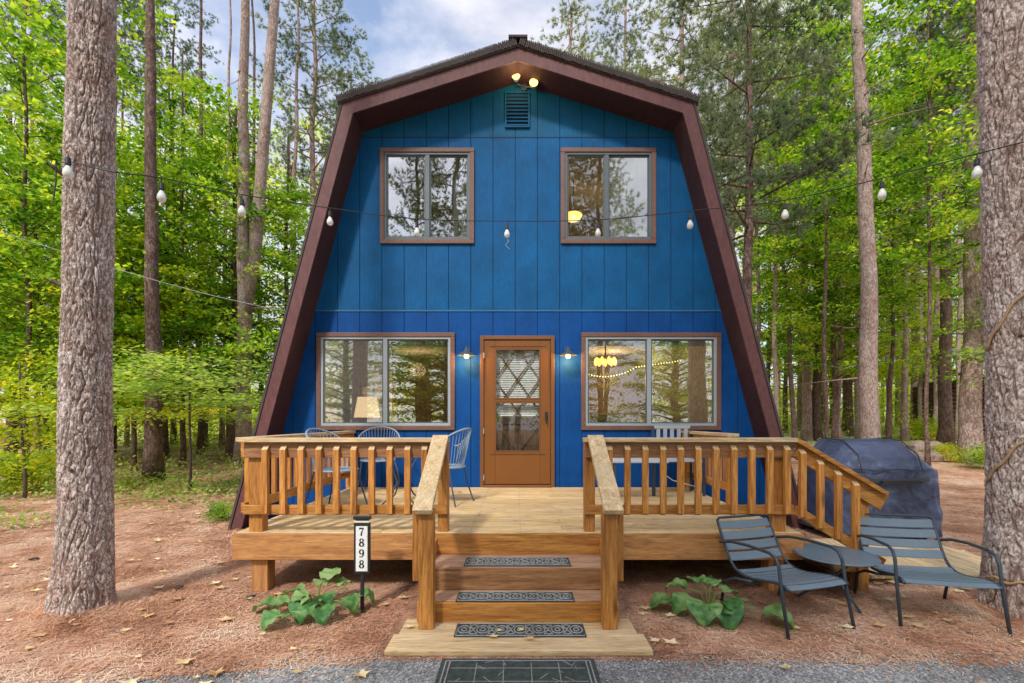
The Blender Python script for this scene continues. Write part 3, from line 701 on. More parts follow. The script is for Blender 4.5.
for s in (-1, 1):
    x = s * .715
    mb = MB(); P = [(DF + .03, .30), (DF + .03, .49), (T1 - .02, .33), (T2 - .01, .16), (T2 - .01, .04), (T2 + .25, .04)]
    n = len(P); mb.add([(x - .014, a, b) for a, b in P] + [(x + .014, a, b) for a, b in P], [tuple(range(n)), tuple(range(2 * n - 1, n - 1, -1))] + [(i, i + n, (i + 1) % n + n, (i + 1) % n) for i in range(n)])
    sp(mb, 'stringer', M['cedar_y'])
    px_ = s * .645
    sp(MB().box(px_ - .052, px_ + .052, -3.545, -3.455, .034, .865), 'post', M['cedar_z'], bevel=.004)
    sp(MB().box(s * .742 - .03, s * .742 + .03, -3.40, -3.31, .32, .88), 'post', M['cedar_z'], bevel=.006)
    x0 = s * .645; 
    sp(MB().bar((s * .67, DF + .03, 1.355), (s * .66, -3.60, .865), .135, .04), 'handrail', M['pale_y'], bevel=.004)
    sp(MB().bar((s * .715, DF + .04, 1.235), (s * .705, -3.50, .80), .036, .12), 'rail_board', M['cedar_y'], bevel=.004)

# side steps towards the boardwalk
ss = empty('side_steps'); ss.parent = deck; ss.location = deck_off
MB().box(2.462, 2.80, -2.70, -1.60, .33, .366).build('tread', M['skirt_y'], ss, bevel=.004)
MB().box(2.76, 2.79, -2.70, -1.60, .19, .328).build('riser', M['redwood_y'], ss)
MB().box(2.80, 3.10, -2.70, -1.60, .16, .19).build('tread', M['skirt_y'], ss, bevel=.004)
MB().box(3.05, 3.08, -2.70, -1.60, .04, .158).build('riser', M['redwood_y'], ss)
bw = empty('boardwalk', (3.7, -1.9, 0), label='low plank walkway on the ground between the side steps and the tree', cat='walkway')
mb = MB(); rn = random.Random(8)
for k in range(12):
    x = -.60 + k * .145; mb.box(x, x + .138, -.62 + rn.uniform(-.015, .015), .68 + rn.uniform(-.02, .02), .04, .075)
mb.build('plank', M['pale_y'], bw, bevel=.003)
MB().box(-.58, 1.12, -.55, -.46, .0, .039).box(-.58, 1.12, .5, .59, .0, .039).build('bearer', M['skirt_x'], bw)

# mats
def stair_mat(cx, y0, y1, z, hw, lab):
    r = empty('stair_mat', (cx, (y0 + y1) / 2, z), label=lab, cat='stair mat', group='stair mats on the front steps')
    h = (y1 - y0) / 2
    MB().box(-hw, hw, -h, h, .001, .006).build('rubber_base', M['rubber'], r, bevel=.002)
    mb = MB(); rn = random.Random(int(hw * 1000))
    def ring(x, y, ra, rb, t0=0, t1=2 * PI, n=14, w=.005):
        mb.tube([(x + ra * math.cos(t0 + (t1 - t0) * i / n), y + rb * math.sin(t0 + (t1 - t0) * i / n), .008) for i in range(n + 1)], w, 4)
    mb.tube([(-hw + .012, -h + .012, .008), (hw - .012, -h + .012, .008), (hw - .012, h - .012, .008), (-hw + .012, h - .012, .008), (-hw + .012, -h + .012, .008)], .004, 4)
    nn = 7
    for k in range(nn):
        x = -hw + .06 + (2 * hw - .12) * k / (nn - 1)
        ring(x, 0, .042, h * .55); ring(x, 0, .018, h * .25)
        if k < nn - 1:
            xm = x + (hw - .06) / (nn - 1)
            for s in (-1, 1):
                ring(xm, s * h * .42, .026, h * .26, 0, 1.6 * PI * s + 0, 10, .004)
            mb.tube([(xm - .03, -h * .7, .008), (xm, 0, .008), (xm + .03, h * .7, .008)], .004, 4).tube([(xm + .03, -h * .7, .008), (xm, 0, .008), (xm - .03, h * .7, .008)], .004, 4)
    mb.build('scrollwork', M['rubber_hi'], r, fix=False)
stair_mat(-.005, T1 + .05, T1 + .27, .344, .425, 'scrolled black rubber mat on the top front step')
stair_mat(-.02, T2 + .01, T2 + .20, .177, .435, 'scrolled black rubber mat on the middle front step')
stair_mat(.015, -3.66, -3.455, .034, .45, 'scrolled black rubber mat on the bottom wooden platform')
dm = empty('doormat', (0, -4.24, .0), label='large worn dark doormat on the asphalt below the steps', cat='doormat')
MB().box(-.47, .47, -.34, .335, .012, .022).build('base', M['rubber_green'], dm, bevel=.004)
mb = MB(); rn = random.Random(4)
for (a, b) in (((-.44, -.31), (.44, -.31)), ((-.44, .305), (.44, .305)), ((-.44, -.31), (-.44, .305)), ((.44, -.31), (.44, .305)), ((-.415, -.31), (-.415, .305)), ((.415, -.31), (.415, .305))):
    mb.bar((*a, .0225), (*b, .0225), .008, .003)
for k in range(4): mb.bar((-.25 + k * .165, -.28, .0225), (-.25 + k * .165, .28, .0225), .005, .0025)
for k in range(4): mb.bar((-.4, -.2 + k * .14, .0227), (.4, -.2 + k * .14, .0227), .005, .0025)
for k in range(42):
    x, y = rn.uniform(-.4, .4), rn.uniform(-.28, .28); t = rn.uniform(0, PI); l = rn.uniform(.02, .08)
    mb.bar((x, y, .0235), (x + l * math.cos(t), y + l * math.sin(t), .0235), .004, .002)
mb.build('pattern', M['rubber_hi'], dm, fix=False)

# ------------------------------------------------------------ house number post
hn = empty('house_number_sign', (-1.215, -3.17, 0), label='slim black stake sign with white panel reading 7898', cat='house number sign')
MB().box(-.014, .014, -.008, .008, 0, .32).build('stake', M['black'], hn, bevel=.002)
MB().box(-.062, .062, -.014, .014, .305, .70).build('plate', M['black'], hn, bevel=.003)
MB().box(-.045, .045, -.0165, -.0145, .325, .675).build('panel', M['white'], hn)
MB().box(-.066, .066, -.02, .02, .725, .752).box(-.05, .05, -.012, .012, .70, .724).build('cap', M['black'], hn, bevel=.003)
M['cap_pale'] = paint('reflector', (.75, .70, .52), .3)
MB().box(-.058, .058, -.017, -.0125, .703, .716).build('reflector', M['cap_pale'], hn)
M['ink'] = paint('ink', (.01, .01, .012), .5)
def digit(ch, x, z, h, parent, y):
    """one serif numeral cut out of strokes whose width swells on the upright parts"""
    mb = MB()
    def stroke(P):
        P = [(px * h, pz * h, pw * h) for px, pz, pw in P]; n = len(P); L_, R_ = [], []
        for k in range(n):
            a = P[max(k - 1, 0)]; b = P[min(k + 1, n - 1)]; d = Vector((b[0] - a[0], b[1] - a[1])).normalized(); q = P[k]
            L_.append((q[0] - d.y * q[2], 0, q[1] + d.x * q[2])); R_.append((q[0] + d.y * q[2], 0, q[1] - d.x * q[2]))
        mb.add(L_ + R_, [(k, k + 1, n + k + 1, n + k) for k in range(n - 1)])
    def loop(cx, cz, rx, rz_, t0=0, t1=2 * PI, thick=.10, thin=.045):
        stroke([(cx + rx * math.cos(t), cz + rz_ * math.sin(t), thin + (thick - thin) * abs(math.cos(t))) for t in [t0 + (t1 - t0) * k / 24 for k in range(25)]])
    if ch == '8': loop(0, .74, .19, .21, thick=.09); loop(0, .27, .23, .23, thick=.105)
    elif ch == '9':
        loop(-.01, .68, .22, .26, thick=.10); stroke([(.22, .66, .09), (.22, .45, .09), (.16, .22, .08), (.03, .07, .06), (-.12, .05, .045)]); stroke([(-.12, .05, .045), (-.2, .12, .08), (-.2, .17, .05)])
    else:
        stroke([(-.27, .90, .09), (.27, .90, .09)]); stroke([(-.25, .98, .035), (-.25, .72, .035)]); stroke([(.24, .86, .04), (.06, .55, .06), (-.02, .3, .09), (-.03, 0, .10)])
    q = mb.build('digit', M['ink'], parent, fix=False); q.location = (x, y, z); return q
for i, chh in enumerate('7898'):
    digit(chh, 0, .600 - i * .084, .064, hn, -.0175)
mb = MB()
for i in range(4):
    pass

# ------------------------------------------------------------ wire patio chairs and table on the deck
def arc(cx, cy, r, t0, t1, z, n=16, ry=None): return [(cx + r * math.cos(t0 + (t1 - t0) * i / n), cy + (ry or r) * math.sin(t0 + (t1 - t0) * i / n), z) for i in range(n + 1)]
def barrel_chair():
    # faces -Y; barrel back of thin vertical wires
    r = empty('wire_chair')
    mb = MB(); top = []; low = []
    for i in range(25):
        t = R(-15) + R(210) * i / 24; c, s_ = math.cos(t), math.sin(t)
        k = max(0, s_) ** .8; zt = .66 + .22 * k
        top.append((.29 * c, .27 * s_ + .03, zt)); low.append((.22 * c, .21 * s_, .43))
    MB().tube(top, .011, 8).build('back_rim', M['iron_blue'], r, smooth=True)
    for i in range(2, 23): mb.tube([low[i], tuple((a * .35 + b * .65) + (0, 0, 0)[0] for a, b in zip(low[i], top[i])), top[i]], .0042, 5)
    mb.build('back_wires', M['iron_blue'], r)
    mb = MB().tube(arc(0, 0, .23, 0, 2 * PI, .43, 28), .010, 8)
    for k in range(-5, 6):
        x = k * .04; h = math.sqrt(max(.225 ** 2 - x * x, 0)); mb.tube([(x, -h, .43), (x, 0, .415), (x, h, .43)], .004, 5); mb.tube([(-h, x, .43), (0, x, .413), (h, x, .43)], .004, 5)
    mb.lathe([(0, .415), (.21, .418), (.222, .428)], n=24)
    mb.build('seat', M['iron_blue'], r, fix=False)
    for sx in (-1, 1):
        MB().tube([(sx * .19, -.14, .43), (sx * .21, -.19, .2), (sx * .24, -.24, 0)], .010, 6).build('leg', M['iron_dark'], r)
        MB().tube([(sx * .17, .15, .43), (sx * .19, .2, .2), (sx * .22, .26, 0)], .010, 6).build('leg', M['iron_dark'], r)
    return r
b0 = barrel_chair(); b1 = copy_tree(b0); b2 = copy_tree(b0)
for o, x, y, rz, lb in ((b0, -1.93, -.42, R(8), 'pale blue wire barrel chair with its back to the wall under the left window'),
                        (b1, -.86, -1.30, R(-112), 'pale blue wire barrel chair beside the top of the steps, nearest the door'),
                        (b2, -2.02, -1.65, R(75), 'pale blue wire barrel chair at the left end of the deck')):
    o.location = (x, y, DZ); o.rotation_euler = (0, 0, rz); tag(o, lb, 'chair', 'wire chairs on the deck')
wt = empty('wire_table', (-1.38, -1.28, DZ), label='round pale blue wire table between the wire chairs', cat='table')
mb = MB().tube(arc(0, 0, .37, 0, 2 * PI, .66, 32), .010, 8)
for k in range(-8, 9):
    x = k * .042; h = math.sqrt(max(.365 ** 2 - x * x, 0)); mb.tube([(x, -h, .66), (x, h, .66)], .0035, 4); mb.tube([(-h, x, .658), (h, x, .658)], .0035, 4)
mb.build('tabletop', M['iron_blue'], wt)
for k in range(4):
    a = R(45 + 90 * k); c, s_ = math.cos(a), math.sin(a)
    MB().tube([(.3 * c, .3 * s_, .65), (.12 * c, .12 * s_, .4), (.06 * c, .06 * s_, .25), (.16 * c, .16 * s_, .08), (.27 * c, .27 * s_, 0)], .010, 6).build('leg', M['iron_dark'], wt, smooth=True)
# slatted chair + low table on the right
sc_ = empty('slatted_chair', (2.13, -.62, DZ), label='grey slat backed patio chair under the right window', cat='chair')
mb = MB()
for k in range(5): mb.box(-.215 + k * .095, -.165 + k * .095, .215, .235, .48, .86)
mb.box(-.25, .25, .21, .24, .862, .90).build('backrest', M['grey_slat'], sc_, bevel=.003)
mb = MB()
for k in range(6): mb.box(-.24, .24, -.24 + k * .078, -.175 + k * .078, .44, .46)
mb.build('seat', M['grey_slat'], sc_, bevel=.002)
for sx in (-1, 1):
    MB().box(sx * .262 - .014, sx * .262 + .014, -.24, -.21, 0, .66).build('leg', M['iron_dark'], sc_); MB().box(sx * .262 - .014, sx * .262 + .014, .21, .24, 0, .89).build('leg', M['iron_dark'], sc_)
    MB().box(sx * .262 - .02, sx * .262 + .02, -.25, .208, .661, .68).build('armrest', M['grey_slat'], sc_)
lt = empty('low_table', (1.45, -1.05, DZ), label='low grey slatted table behind the right railing', cat='table')
mb = MB()
for k in range(7): mb.box(-.34, .34, -.26 + k * .075, -.195 + k * .075, .47, .49)
mb.build('tabletop', M['grey_slat'], lt, bevel=.002)
for sx in (-.3, .3):
    for sy in (-.22, .22): MB().box(sx - .018, sx + .018, sy - .018, sy + .018, 0, .469).build('leg', M['iron_dark'], lt)
MB().tube([(.3, -.22, .33), (.5, .1, .22), (.9, .35, .1)], .006, 6).build('cord', M['white'], None, label='thin pale cord trailing under the right railing', cat='cord').location = (1.45, -1.05, DZ)

# ------------------------------------------------------------ lounge chairs by the drive
def lounge(W, lab, loc, rz):
    r = empty('lounge_chair', loc, rz, label=lab, cat='lounge chair', group='slate blue metal lounge chairs')
    # faces -Y, profile (y, z) from top of the back to the front edge of the seat
    P = [(.415, .655), (.385, .59), (.345, .515), (.305, .435), (.26, .365), (.205, .315), (.12, .29), (.02, .295), (-.08, .315), (-.18, .335), (-.26, .335), (-.31, .315)]
    hw = W / 2 - .035
    mb = MB()
    for s in (-1, 1): mb.tube([(s * hw, y, z) for y, z in P], .011, 8)
    mb.tube([(-hw, .415, .655), (-hw * .9, .425, .675), (hw * .9, .425, .675), (hw, .415, .655)], .011, 8)
    mb.build('frame', M['steel_dark'], r, smooth=True)
    # arclength slats
    pts = [Vector((0, y, z)) for y, z in P]; cum = [0]
    for a, b in zip(pts[:-1], pts[1:]): cum.append(cum[-1] + (b - a).length)
    def at(s):
        for i in range(len(pts) - 1):
            if s <= cum[i + 1] + 1e-9: t = (s - cum[i]) / (cum[i + 1] - cum[i]); return pts[i].lerp(pts[i + 1], t)
        return pts[-1]
    def slats(s0, s1, w, gap):
        mb = MB(); s = s0
        while s + w <= s1 + 1e-6:
            a, b, m = at(s), at(s + w), at(s + w / 2); n_ = Vector((0, -(b - a).z, (b - a).y)).normalized() * (.004)
            vs = []
            for q in (a, m, b):
                for x, dz in ((-hw + .008, 0), (-hw * .4, -.006), (hw * .4, -.006), (hw - .008, 0)): vs.append((x, q.y, q.z + dz + .006))
            k = len(vs); vs += [(x, y, z - .005) for x, y, z in vs]
            fs = [(j * 4 + i, j * 4 + i + 1, (j + 1) * 4 + i + 1, (j + 1) * 4 + i) for j in range(2) for i in range(3)]
            fs += [tuple(k + i for i in reversed(f)) for f in fs[:]]
            ring = [0, 1, 2, 3, 7, 11, 10, 9, 8, 4]
            fs += [(ring[i], ring[i] + k, ring[(i + 1) % 10] + k, ring[(i + 1) % 10]) for i in range(10)]
            mb.add(vs, fs); s += w + gap
        return mb
    slats(.01, .41, .066, .020).build('backrest', M['steel_blue'], r, smooth=False)
    slats(.425, cum[-1], .046, .011).build('seat', M['steel_blue'], r)
    for s in (-1, 1):
        x = s * W / 2
        pts_ = [(x, -.33, 0), (x * .985, -.27, .30), (x * .98, -.245, .47), (x * .98, -.215, .525), (x * .98, -.16, .545), (x * .98, .05, .545), (x * .97, .22, .53), (x * .93, .33, .50), (x * .88, .375, .485)]
        MB().tube(pts_, .012, 8).build('armrest', M['steel_dark'], r, smooth=True)
        MB().tube([(x * .93, .02, .275), (x * .97, .18, .25), (x, .28, .20), (x, .33, 0)], .012, 8).build('leg', M['steel_dark'], r, smooth=True)
        MB().tube([(x * .985, -.262, .33), (hw * s, -.24, .33)], .010, 6).build('bracket', M['steel_dark'], r)
    MB().tube([(-W / 2 * .93, .02, .275), (W / 2 * .93, .02, .275)], .010, 6).tube([(-W / 2 * .97, -.262, .31), (W / 2 * .97, -.262, .31)], .010, 6).build('crossbar', M['steel_dark'], r)
    return r
lounge(.59, 'slate blue slatted metal lounge chair nearer the steps', (2.04, -3.22, 0), R(16))
lounge(.66, 'slate blue slatted metal lounge chair in front of the big right trunk', (3.16, -3.18, 0), R(-12))
stt = empty('side_table', (2.62, -2.96, 0), label='round slate metal side table between the two lounge chairs', cat='table')
MB().lathe([(0, .375), (.29, .375), (.30, .385), (.295, .398), (.0, .398)], n=40).build('tabletop', M['steel_blue'], stt, smooth=False)
for k in range(3):
    a = R(35 + 120 * k); c, s_ = math.cos(a), math.sin(a)
    MB().tube([(-.16 * c, -.16 * s_, .374), (.02 * c, .02 * s_, .2), (.27 * c, .27 * s_, 0)], .011, 8).build('leg', M['steel_dark'], stt, smooth=True)
MB().tube(arc(0, 0, .06, 0, 2 * PI, .2, 16), .007, 6).build('ring', M['steel_dark'], stt)

# ------------------------------------------------------------ covered grill
def grill_cover():
    mb = MB(); nxs = 110; X0, X1 = 3.84, 5.08
    YFg, YBg = -1.26, -.40; ring_n = 130
    for i in range(nxs + 1):
        u = i / nxs; x = X0 + (X1 - X0) * u
        e = min(u, 1 - u) * (X1 - X0)
        topz = .93 + .32 * min(1, max(0, e - .02) / .26) ; inset = .05 * math.exp(-e / .05)
        prof = []
        yf, yb = YFg + inset, YBg - inset
        ctrl = [(yf - .03, .10), (yf - .01, .40), (yf, .74), (yf + .015, .90), (yf + .07, .90 + (topz - .90) * .45), (yf + .30, topz - .015), (yb - .22, topz), (yb - .03, topz - .03), (yb, topz - .12), (yb + .02, .55), (yb + .05, .10)]
        # resample
        L_ = [0]
        for a, b in zip(ctrl[:-1], ctrl[1:]): L_.append(L_[-1] + math.hypot(a[0] - b[0], a[1] - b[1]))
        for k in range(ring_n + 1):
            s = L_[-1] * k / ring_n; j = 0
            while j < len(L_) - 2 and s > L_[j + 1]: j += 1
            t = (s - L_[j]) / max(L_[j + 1] - L_[j], 1e-6)
            y = ctrl[j][0] + (ctrl[j + 1][0] - ctrl[j][0]) * t; z = ctrl[j][1] + (ctrl[j + 1][1] - ctrl[j][1]) * t
            w = mn.noise((x * 5, y * 5, z * 2.0)) * .018 + mn.noise((x * 13, y * 11, z * 3.5)) * .012
            rdg = max(0, 1 - abs(mn.noise((x * 3.2 + z * 1.1, y * 3.2, z * 2.2 + 4))) * 7); rd2 = max(0, 1 - abs(mn.noise((x * 6 - z * 2, y * 6, z * 3 + 9))) * 6)
            w += .013 * rdg + .008 * rd2 - .006
            fold = .024 * math.sin(x * 21 + 2.5 * math.sin(z * 4)) * max(0, .75 - z)
            front = -1 if k < ring_n / 2 else 1
            mb.v.append((x + .5 * w, y + front * (w + fold) * (1 if z < .95 else .3), z + (w * .7 if z > .9 else 0)))
    rn_ = ring_n + 1
    for i in range(nxs):
        for k in range(ring_n): mb.f.append((i * rn_ + k, i * rn_ + k + 1, (i + 1) * rn_ + k + 1, (i + 1) * rn_ + k))
    for base in (0, nxs * rn_):   # end caps as strips of cloth
        for k in range(ring_n // 2): mb.f.append((base + k, base + k + 1, base + ring_n - k - 1, base + ring_n - k))
    return mb
gc = empty('covered_grill', (0, 0, 0), label='barbecue grill under a dark navy fabric cover', cat='grill')
grill_cover().build('cover', M['cover'], gc, smooth=True)
mb = MB()
n = 30
for i in range(n + 1):
    x = 4.02 + .86 * i / n; z = .80 - .02 * math.sin(PI * i / n); mb.v += [(x, -1.312, z - .03), (x, -1.296, z + .02)]
for i in range(n): mb.f.append((2 * i, 2 * i + 2, 2 * i + 3, 2 * i + 1))
mb.build('flap', M['black'], gc, fix=False)
for pts_ in ([(3.93 + .1 * i, -1.285 + .006 * math.sin(i * 2), .905 + .01 * math.sin(i * 1.3)) for i in range(11)], [(3.9 + .11 * i, -1.325 + .006 * math.sin(i * 2.3), .14 + .008 * math.sin(i)) for i in range(11)], [(4.10, -1.285, .90), (4.11, -1.22, 1.07), (4.10, -.97, 1.242), (4.10, -.6, 1.262)], [(4.82, -1.285, .90), (4.82, -1.22, 1.07), (4.82, -.97, 1.242), (4.82, -.6, 1.262)]):
    MB().tube(pts_, .007, 6).build('seam', M['black'], gc)
MB().bar((4.30, -1.325, .765), (4.78, -1.325, .765), .02, .035).build('handle', M['black'], gc)
for x in (3.98, 4.92):
    for y in (-1.15, -.5): MB().lathe([(.0, -.02), (.05, -.02), (.055, 0), (.05, .02), (0, .02)], (x, y, .055), 14, 'y').build('wheel', M['black'], gc)

# ------------------------------------------------------------ foliage kit
def np_mesh(name, V, Fq):
    me = bpy.data.meshes.new(name); nv, nf, k = len(V), len(Fq), Fq.shape[1]
    me.vertices.add(nv); me.vertices.foreach_set('co', V.astype(np.float32).ravel())
    me.loops.add(nf * k); me.loops.foreach_set('vertex_index', Fq.astype(np.int32).ravel())
    me.polygons.add(nf); me.polygons.foreach_set('loop_start', np.arange(0, nf * k, k, dtype=np.int32)); me.polygons.foreach_set('loop_total', np.full(nf, k, dtype=np.int32))
    me.update(calc_edges=True); return me
def leaves(P, size, rg, up=.75, aspect=.62, fold=.18):
    """rhombic folded leaves round the points P"""
    n = len(P); nrm = rg.normal(size=(n, 3)); nrm[:, 2] = np.abs(nrm[:, 2]) * .6 + up * 1.6
    nrm /= np.linalg.norm(nrm, axis=1, keepdims=True)
    d = rg.normal(size=(n, 3)); d -= nrm * np.sum(d * nrm, 1, keepdims=True); d /= np.linalg.norm(d, axis=1, keepdims=True)
    s = np.cross(nrm, d); L_ = (size * rg.uniform(.6, 1.25, n))[:, None]
    a = P - d * L_ * .5; b = P + s * L_ * aspect * .5 - nrm * L_ * fold * .5 - d * L_ * .08; c_ = P + d * L_ * .5 - nrm * L_ * fold; e = P - s * L_ * aspect * .5 - nrm * L_ * fold * .5 - d * L_ * .08
    V = np.stack([a, b, c_, e], 1).reshape(-1, 3); return V, np.arange(n * 4).reshape(n, 4)
def needles(P, D, length, width, per, rg, spread=.8):
    n = len(P); P = np.repeat(P, per, 0); D = np.repeat(D, per, 0)
    d = D + rg.normal(size=P.shape) * spread; d /= np.linalg.norm(d, axis=1, keepdims=True)
    s = np.cross(d, rg.normal(size=P.shape)); s /= np.linalg.norm(s, axis=1, keepdims=True)
    L_ = (length * rg.uniform(.7, 1.2, len(P)))[:, None]
    V = np.stack([P - s * width, P + s * width, P + d * L_], 1).reshape(-1, 3); return V, np.arange(len(P) * 3).reshape(-1, 3)

def maple_crown(seed, h0, h1, Rr, nb, per, ls, up=.75, shape=0):
    rg = np.random.default_rng(seed); P = []; limbs = []
    for b in range(nb):
        u = (b + rg.random()) / nb; h = h0 + (h1 - h0) * u
        az = b * 2.399 + rg.uniform(-.5, .5); prof = (1 - .55 * u) if shape == 0 else math.sin(PI * (.15 + .8 * u)); L_ = Rr * prof * rg.uniform(.55, 1.1)
        rise = rg.uniform(.05, .35) * (1 + u); dx, dy = math.cos(az), math.sin(az)
        limbs.append([(0, 0, h - .3), (dx * L_ * .4, dy * L_ * .4, h + rise * L_ * .3), (dx * L_ * .95, dy * L_ * .95, h + rise * L_ * .55)])
        nt_ = max(4, int(13 * L_ / Rr))
        for k in range(nt_):
            t = rg.uniform(.15, 1.05); w = (.12 + .42 * t * (1.15 - t)) * L_
            off = rg.normal() * w
            c0 = np.array([dx * L_ * t - dy * off, dy * L_ * t + dx * off, h + rise * L_ * .6 * t - .12 * abs(off) + rg.normal() * .07])
            m_ = int(per * rg.uniform(.5, 1.4)); sp_ = rg.uniform(.16, .34)
            P.append(c0 + rg.normal(size=(m_, 3)) * np.array([sp_, sp_, sp_ * .30]))
    P = np.concatenate(P); return leaves(P, ls, rg, up), limbs
def pine_crown(seed, h0, h1, Rr, nb, per=22, nl=.16, nw=.008, twigs=20):
    rg = np.random.default_rng(seed); P = []; D = []; limbs = []
    for b in range(nb):
        u = (b + rg.random()) / nb; h = h0 + (h1 - h0) * u; az = b * 2.399 + rg.uniform(-.4, .4)
        L_ = Rr * (1 - .75 * u ** 1.3) * rg.uniform(.5, 1.1); dx, dy = math.cos(az), math.sin(az); rise = rg.uniform(-.05, .35)
        limbs.append([(0, 0, h), (dx * L_ * .5, dy * L_ * .5, h + rise * L_ * .3), (dx * L_, dy * L_, h + rise * L_ * .9)])
        for k in range(max(4, int(twigs * L_ / Rr))):
            t = rg.uniform(.25, 1.0); off = rg.normal() * .22 * L_ * (1.1 - t * .5)
            base = np.array([dx * L_ * t - dy * off, dy * L_ * t + dx * off, h + rise * L_ * .8 * t + rg.normal() * .10 - .05])
            dirn = np.array([dx * .7 - dy * np.sign(off) * .5, dy * .7 + dx * np.sign(off) * .5, .35]); q = rg.integers(3, 7)
            for j in range(q): P.append(base + dirn * .11 * j + rg.normal(size=3) * .06); D.append(dirn)
    return needles(np.array(P), np.array(D), nl, nw, per, rg, .75), limbs
crowns = {}
def crown_mesh(key, fn, mat):
    (V, Fq), limbs = fn; me = np_mesh(key, V, Fq); me.materials.append(mat); crowns[key] = (me, limbs)
crown_mesh('maple_a', maple_crown(1, 2.2, 11.5, 3.4, 44, 46, .135), M['maple'])
crown_mesh('maple_b', maple_crown(2, 1.7, 9.0, 3.0, 40, 46, .13), M['maple'])
crown_mesh('maple_c', maple_crown(3, 3.0, 14.0, 3.8, 48, 44, .15), M['maple'])
crown_mesh('yellow_a', maple_crown(4, 1.4, 6.5, 2.6, 32, 44, .12), M['maple_y'])
crown_mesh('young_a', maple_crown(5, .9, 2.9, 1.7, 15, 42, .095, .95), M['beech'])
crown_mesh('young_b', maple_crown(6, .6, 2.4, 1.2, 12, 40, .09, .9), M['maple_y'])
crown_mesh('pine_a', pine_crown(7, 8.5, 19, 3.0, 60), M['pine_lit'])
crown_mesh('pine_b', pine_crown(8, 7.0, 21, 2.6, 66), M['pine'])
crown_mesh('pine_c', pine_crown(9, 5.0, 13, 2.4, 50, twigs=24), M['pine'])
crown_mesh('bush_a', maple_crown(10, .1, .7, .7, 12, 40, .07, .6), M['maple_y'])
crown_mesh('bush_b', maple_crown(11, .1, .8, .8, 12, 40, .07, .6), M['maple'])

def trunk_mb(H, r0, seed, lean=(0, 0), wob=.05, limbs=(), dead=0, flare=1.25, limb_r=.35, ns=22, nseg=12, fork=None, top=.25):
    rg = random.Random(seed); mb = MB(); pts = []; rs = []
    for i in range(ns + 1):
        t = i / ns; z = H * t - (.25 if i == 0 else 0)
        x = lean[0] * t + wob * mn.noise((seed * 3.1, 0, z * .35)) * min(1, z); y = lean[1] * t + wob * mn.noise((seed * 3.1, 9, z * .35)) * min(1, z)
        pts.append((x, y, z)); rs.append(r0 * (1 - (1 - top) * t) * (1 + (flare - 1) * math.exp(-z / .35)))
    mb.tube(pts, rs, nseg)
    def c_at(z):
        t = max(0, min(1, z / H)) * ns; i = min(int(t), ns - 1); f = t - i
        return Vector(pts[i]).lerp(Vector(pts[i + 1]), f), rs[i] * (1 - f) + rs[i + 1] * f
    for l in limbs:
        if l[0][2] > H: continue
        b, rr = c_at(l[0][2]); q = [b] + [Vector((p[0], p[1], p[2])) + (b - Vector((0, 0, b.z))) * .6 for p in l[1:]]
        mb.tube(q, [rr * limb_r, rr * limb_r * .55, .004], 5)
    for k in range(dead):
        z = rg.uniform(1.8, H * .85); b, rr = c_at(z); a = rg.uniform(0, 2 * PI); L_ = rg.uniform(.25, 1.5)
        d = Vector((math.cos(a), math.sin(a), rg.uniform(-.25, .3)))
        mb.tube([b, b + d * L_ * .5 + Vector((0, 0, rg.uniform(-.05, .1))), b + d * L_ + Vector((0, 0, rg.uniform(-.3, .2)))], [rr * .14 + .006, .010, .004], 5)
    if fork:
        z0, dx, dy, z1, r = fork; b, rr = c_at(z0)
        mb.tube([b, b + Vector((dx * .25, dy * .25, (z1 - z0) * .15)), b + Vector((dx * .55, dy * .55, (z1 - z0) * .5)), b + Vector((dx, dy, z1 - z0))], [rr * .8, r, r * .85, r * .5], nseg)
    return mb
def tree(px, base, wpx, lab, H=14, crown=None, mat='bark_pink', lean=(0, 0), dead=0, rz=None, cs=(1, 1, 1), group=None, cat='tree', name='tree', wob=.12, fork=None, pos=None, r0=None, limbs=True, top=.3, cdz=0):
    if pos: x, y = pos; d = y - CAMY; r = r0
    else: x, y, d = spot(px, base); r = wpx * d / F / 2
    seed = int(abs(px) * 7 + base)
    rz = (seed * 1.7) % 6.28 if rz is None else rz
    t = empty(name, (x, y, G(x, y)), 0, label=lab, cat=cat, group=group)
    lb = []
    if crown:
        me, lim = crowns[crown]; o = bpy.data.objects.new('crown', me); COL.objects.link(o); o.parent = t; o.rotation_euler = (0, 0, rz); o.scale = cs; o.location = (0, 0, cdz)
        if limbs:
            c_, s_ = math.cos(rz), math.sin(rz)
            lb = [[((p[0] * c_ - p[1] * s_) * cs[0], (p[0] * s_ + p[1] * c_) * cs[1], p[2] * cs[2] + cdz) for p in l] for l in lim]
    trunk_mb(H, r, seed, lean, wob, lb, dead, fork=fork, top=top).build('trunk', M[mat], t, fix=False, smooth=True)
    return t

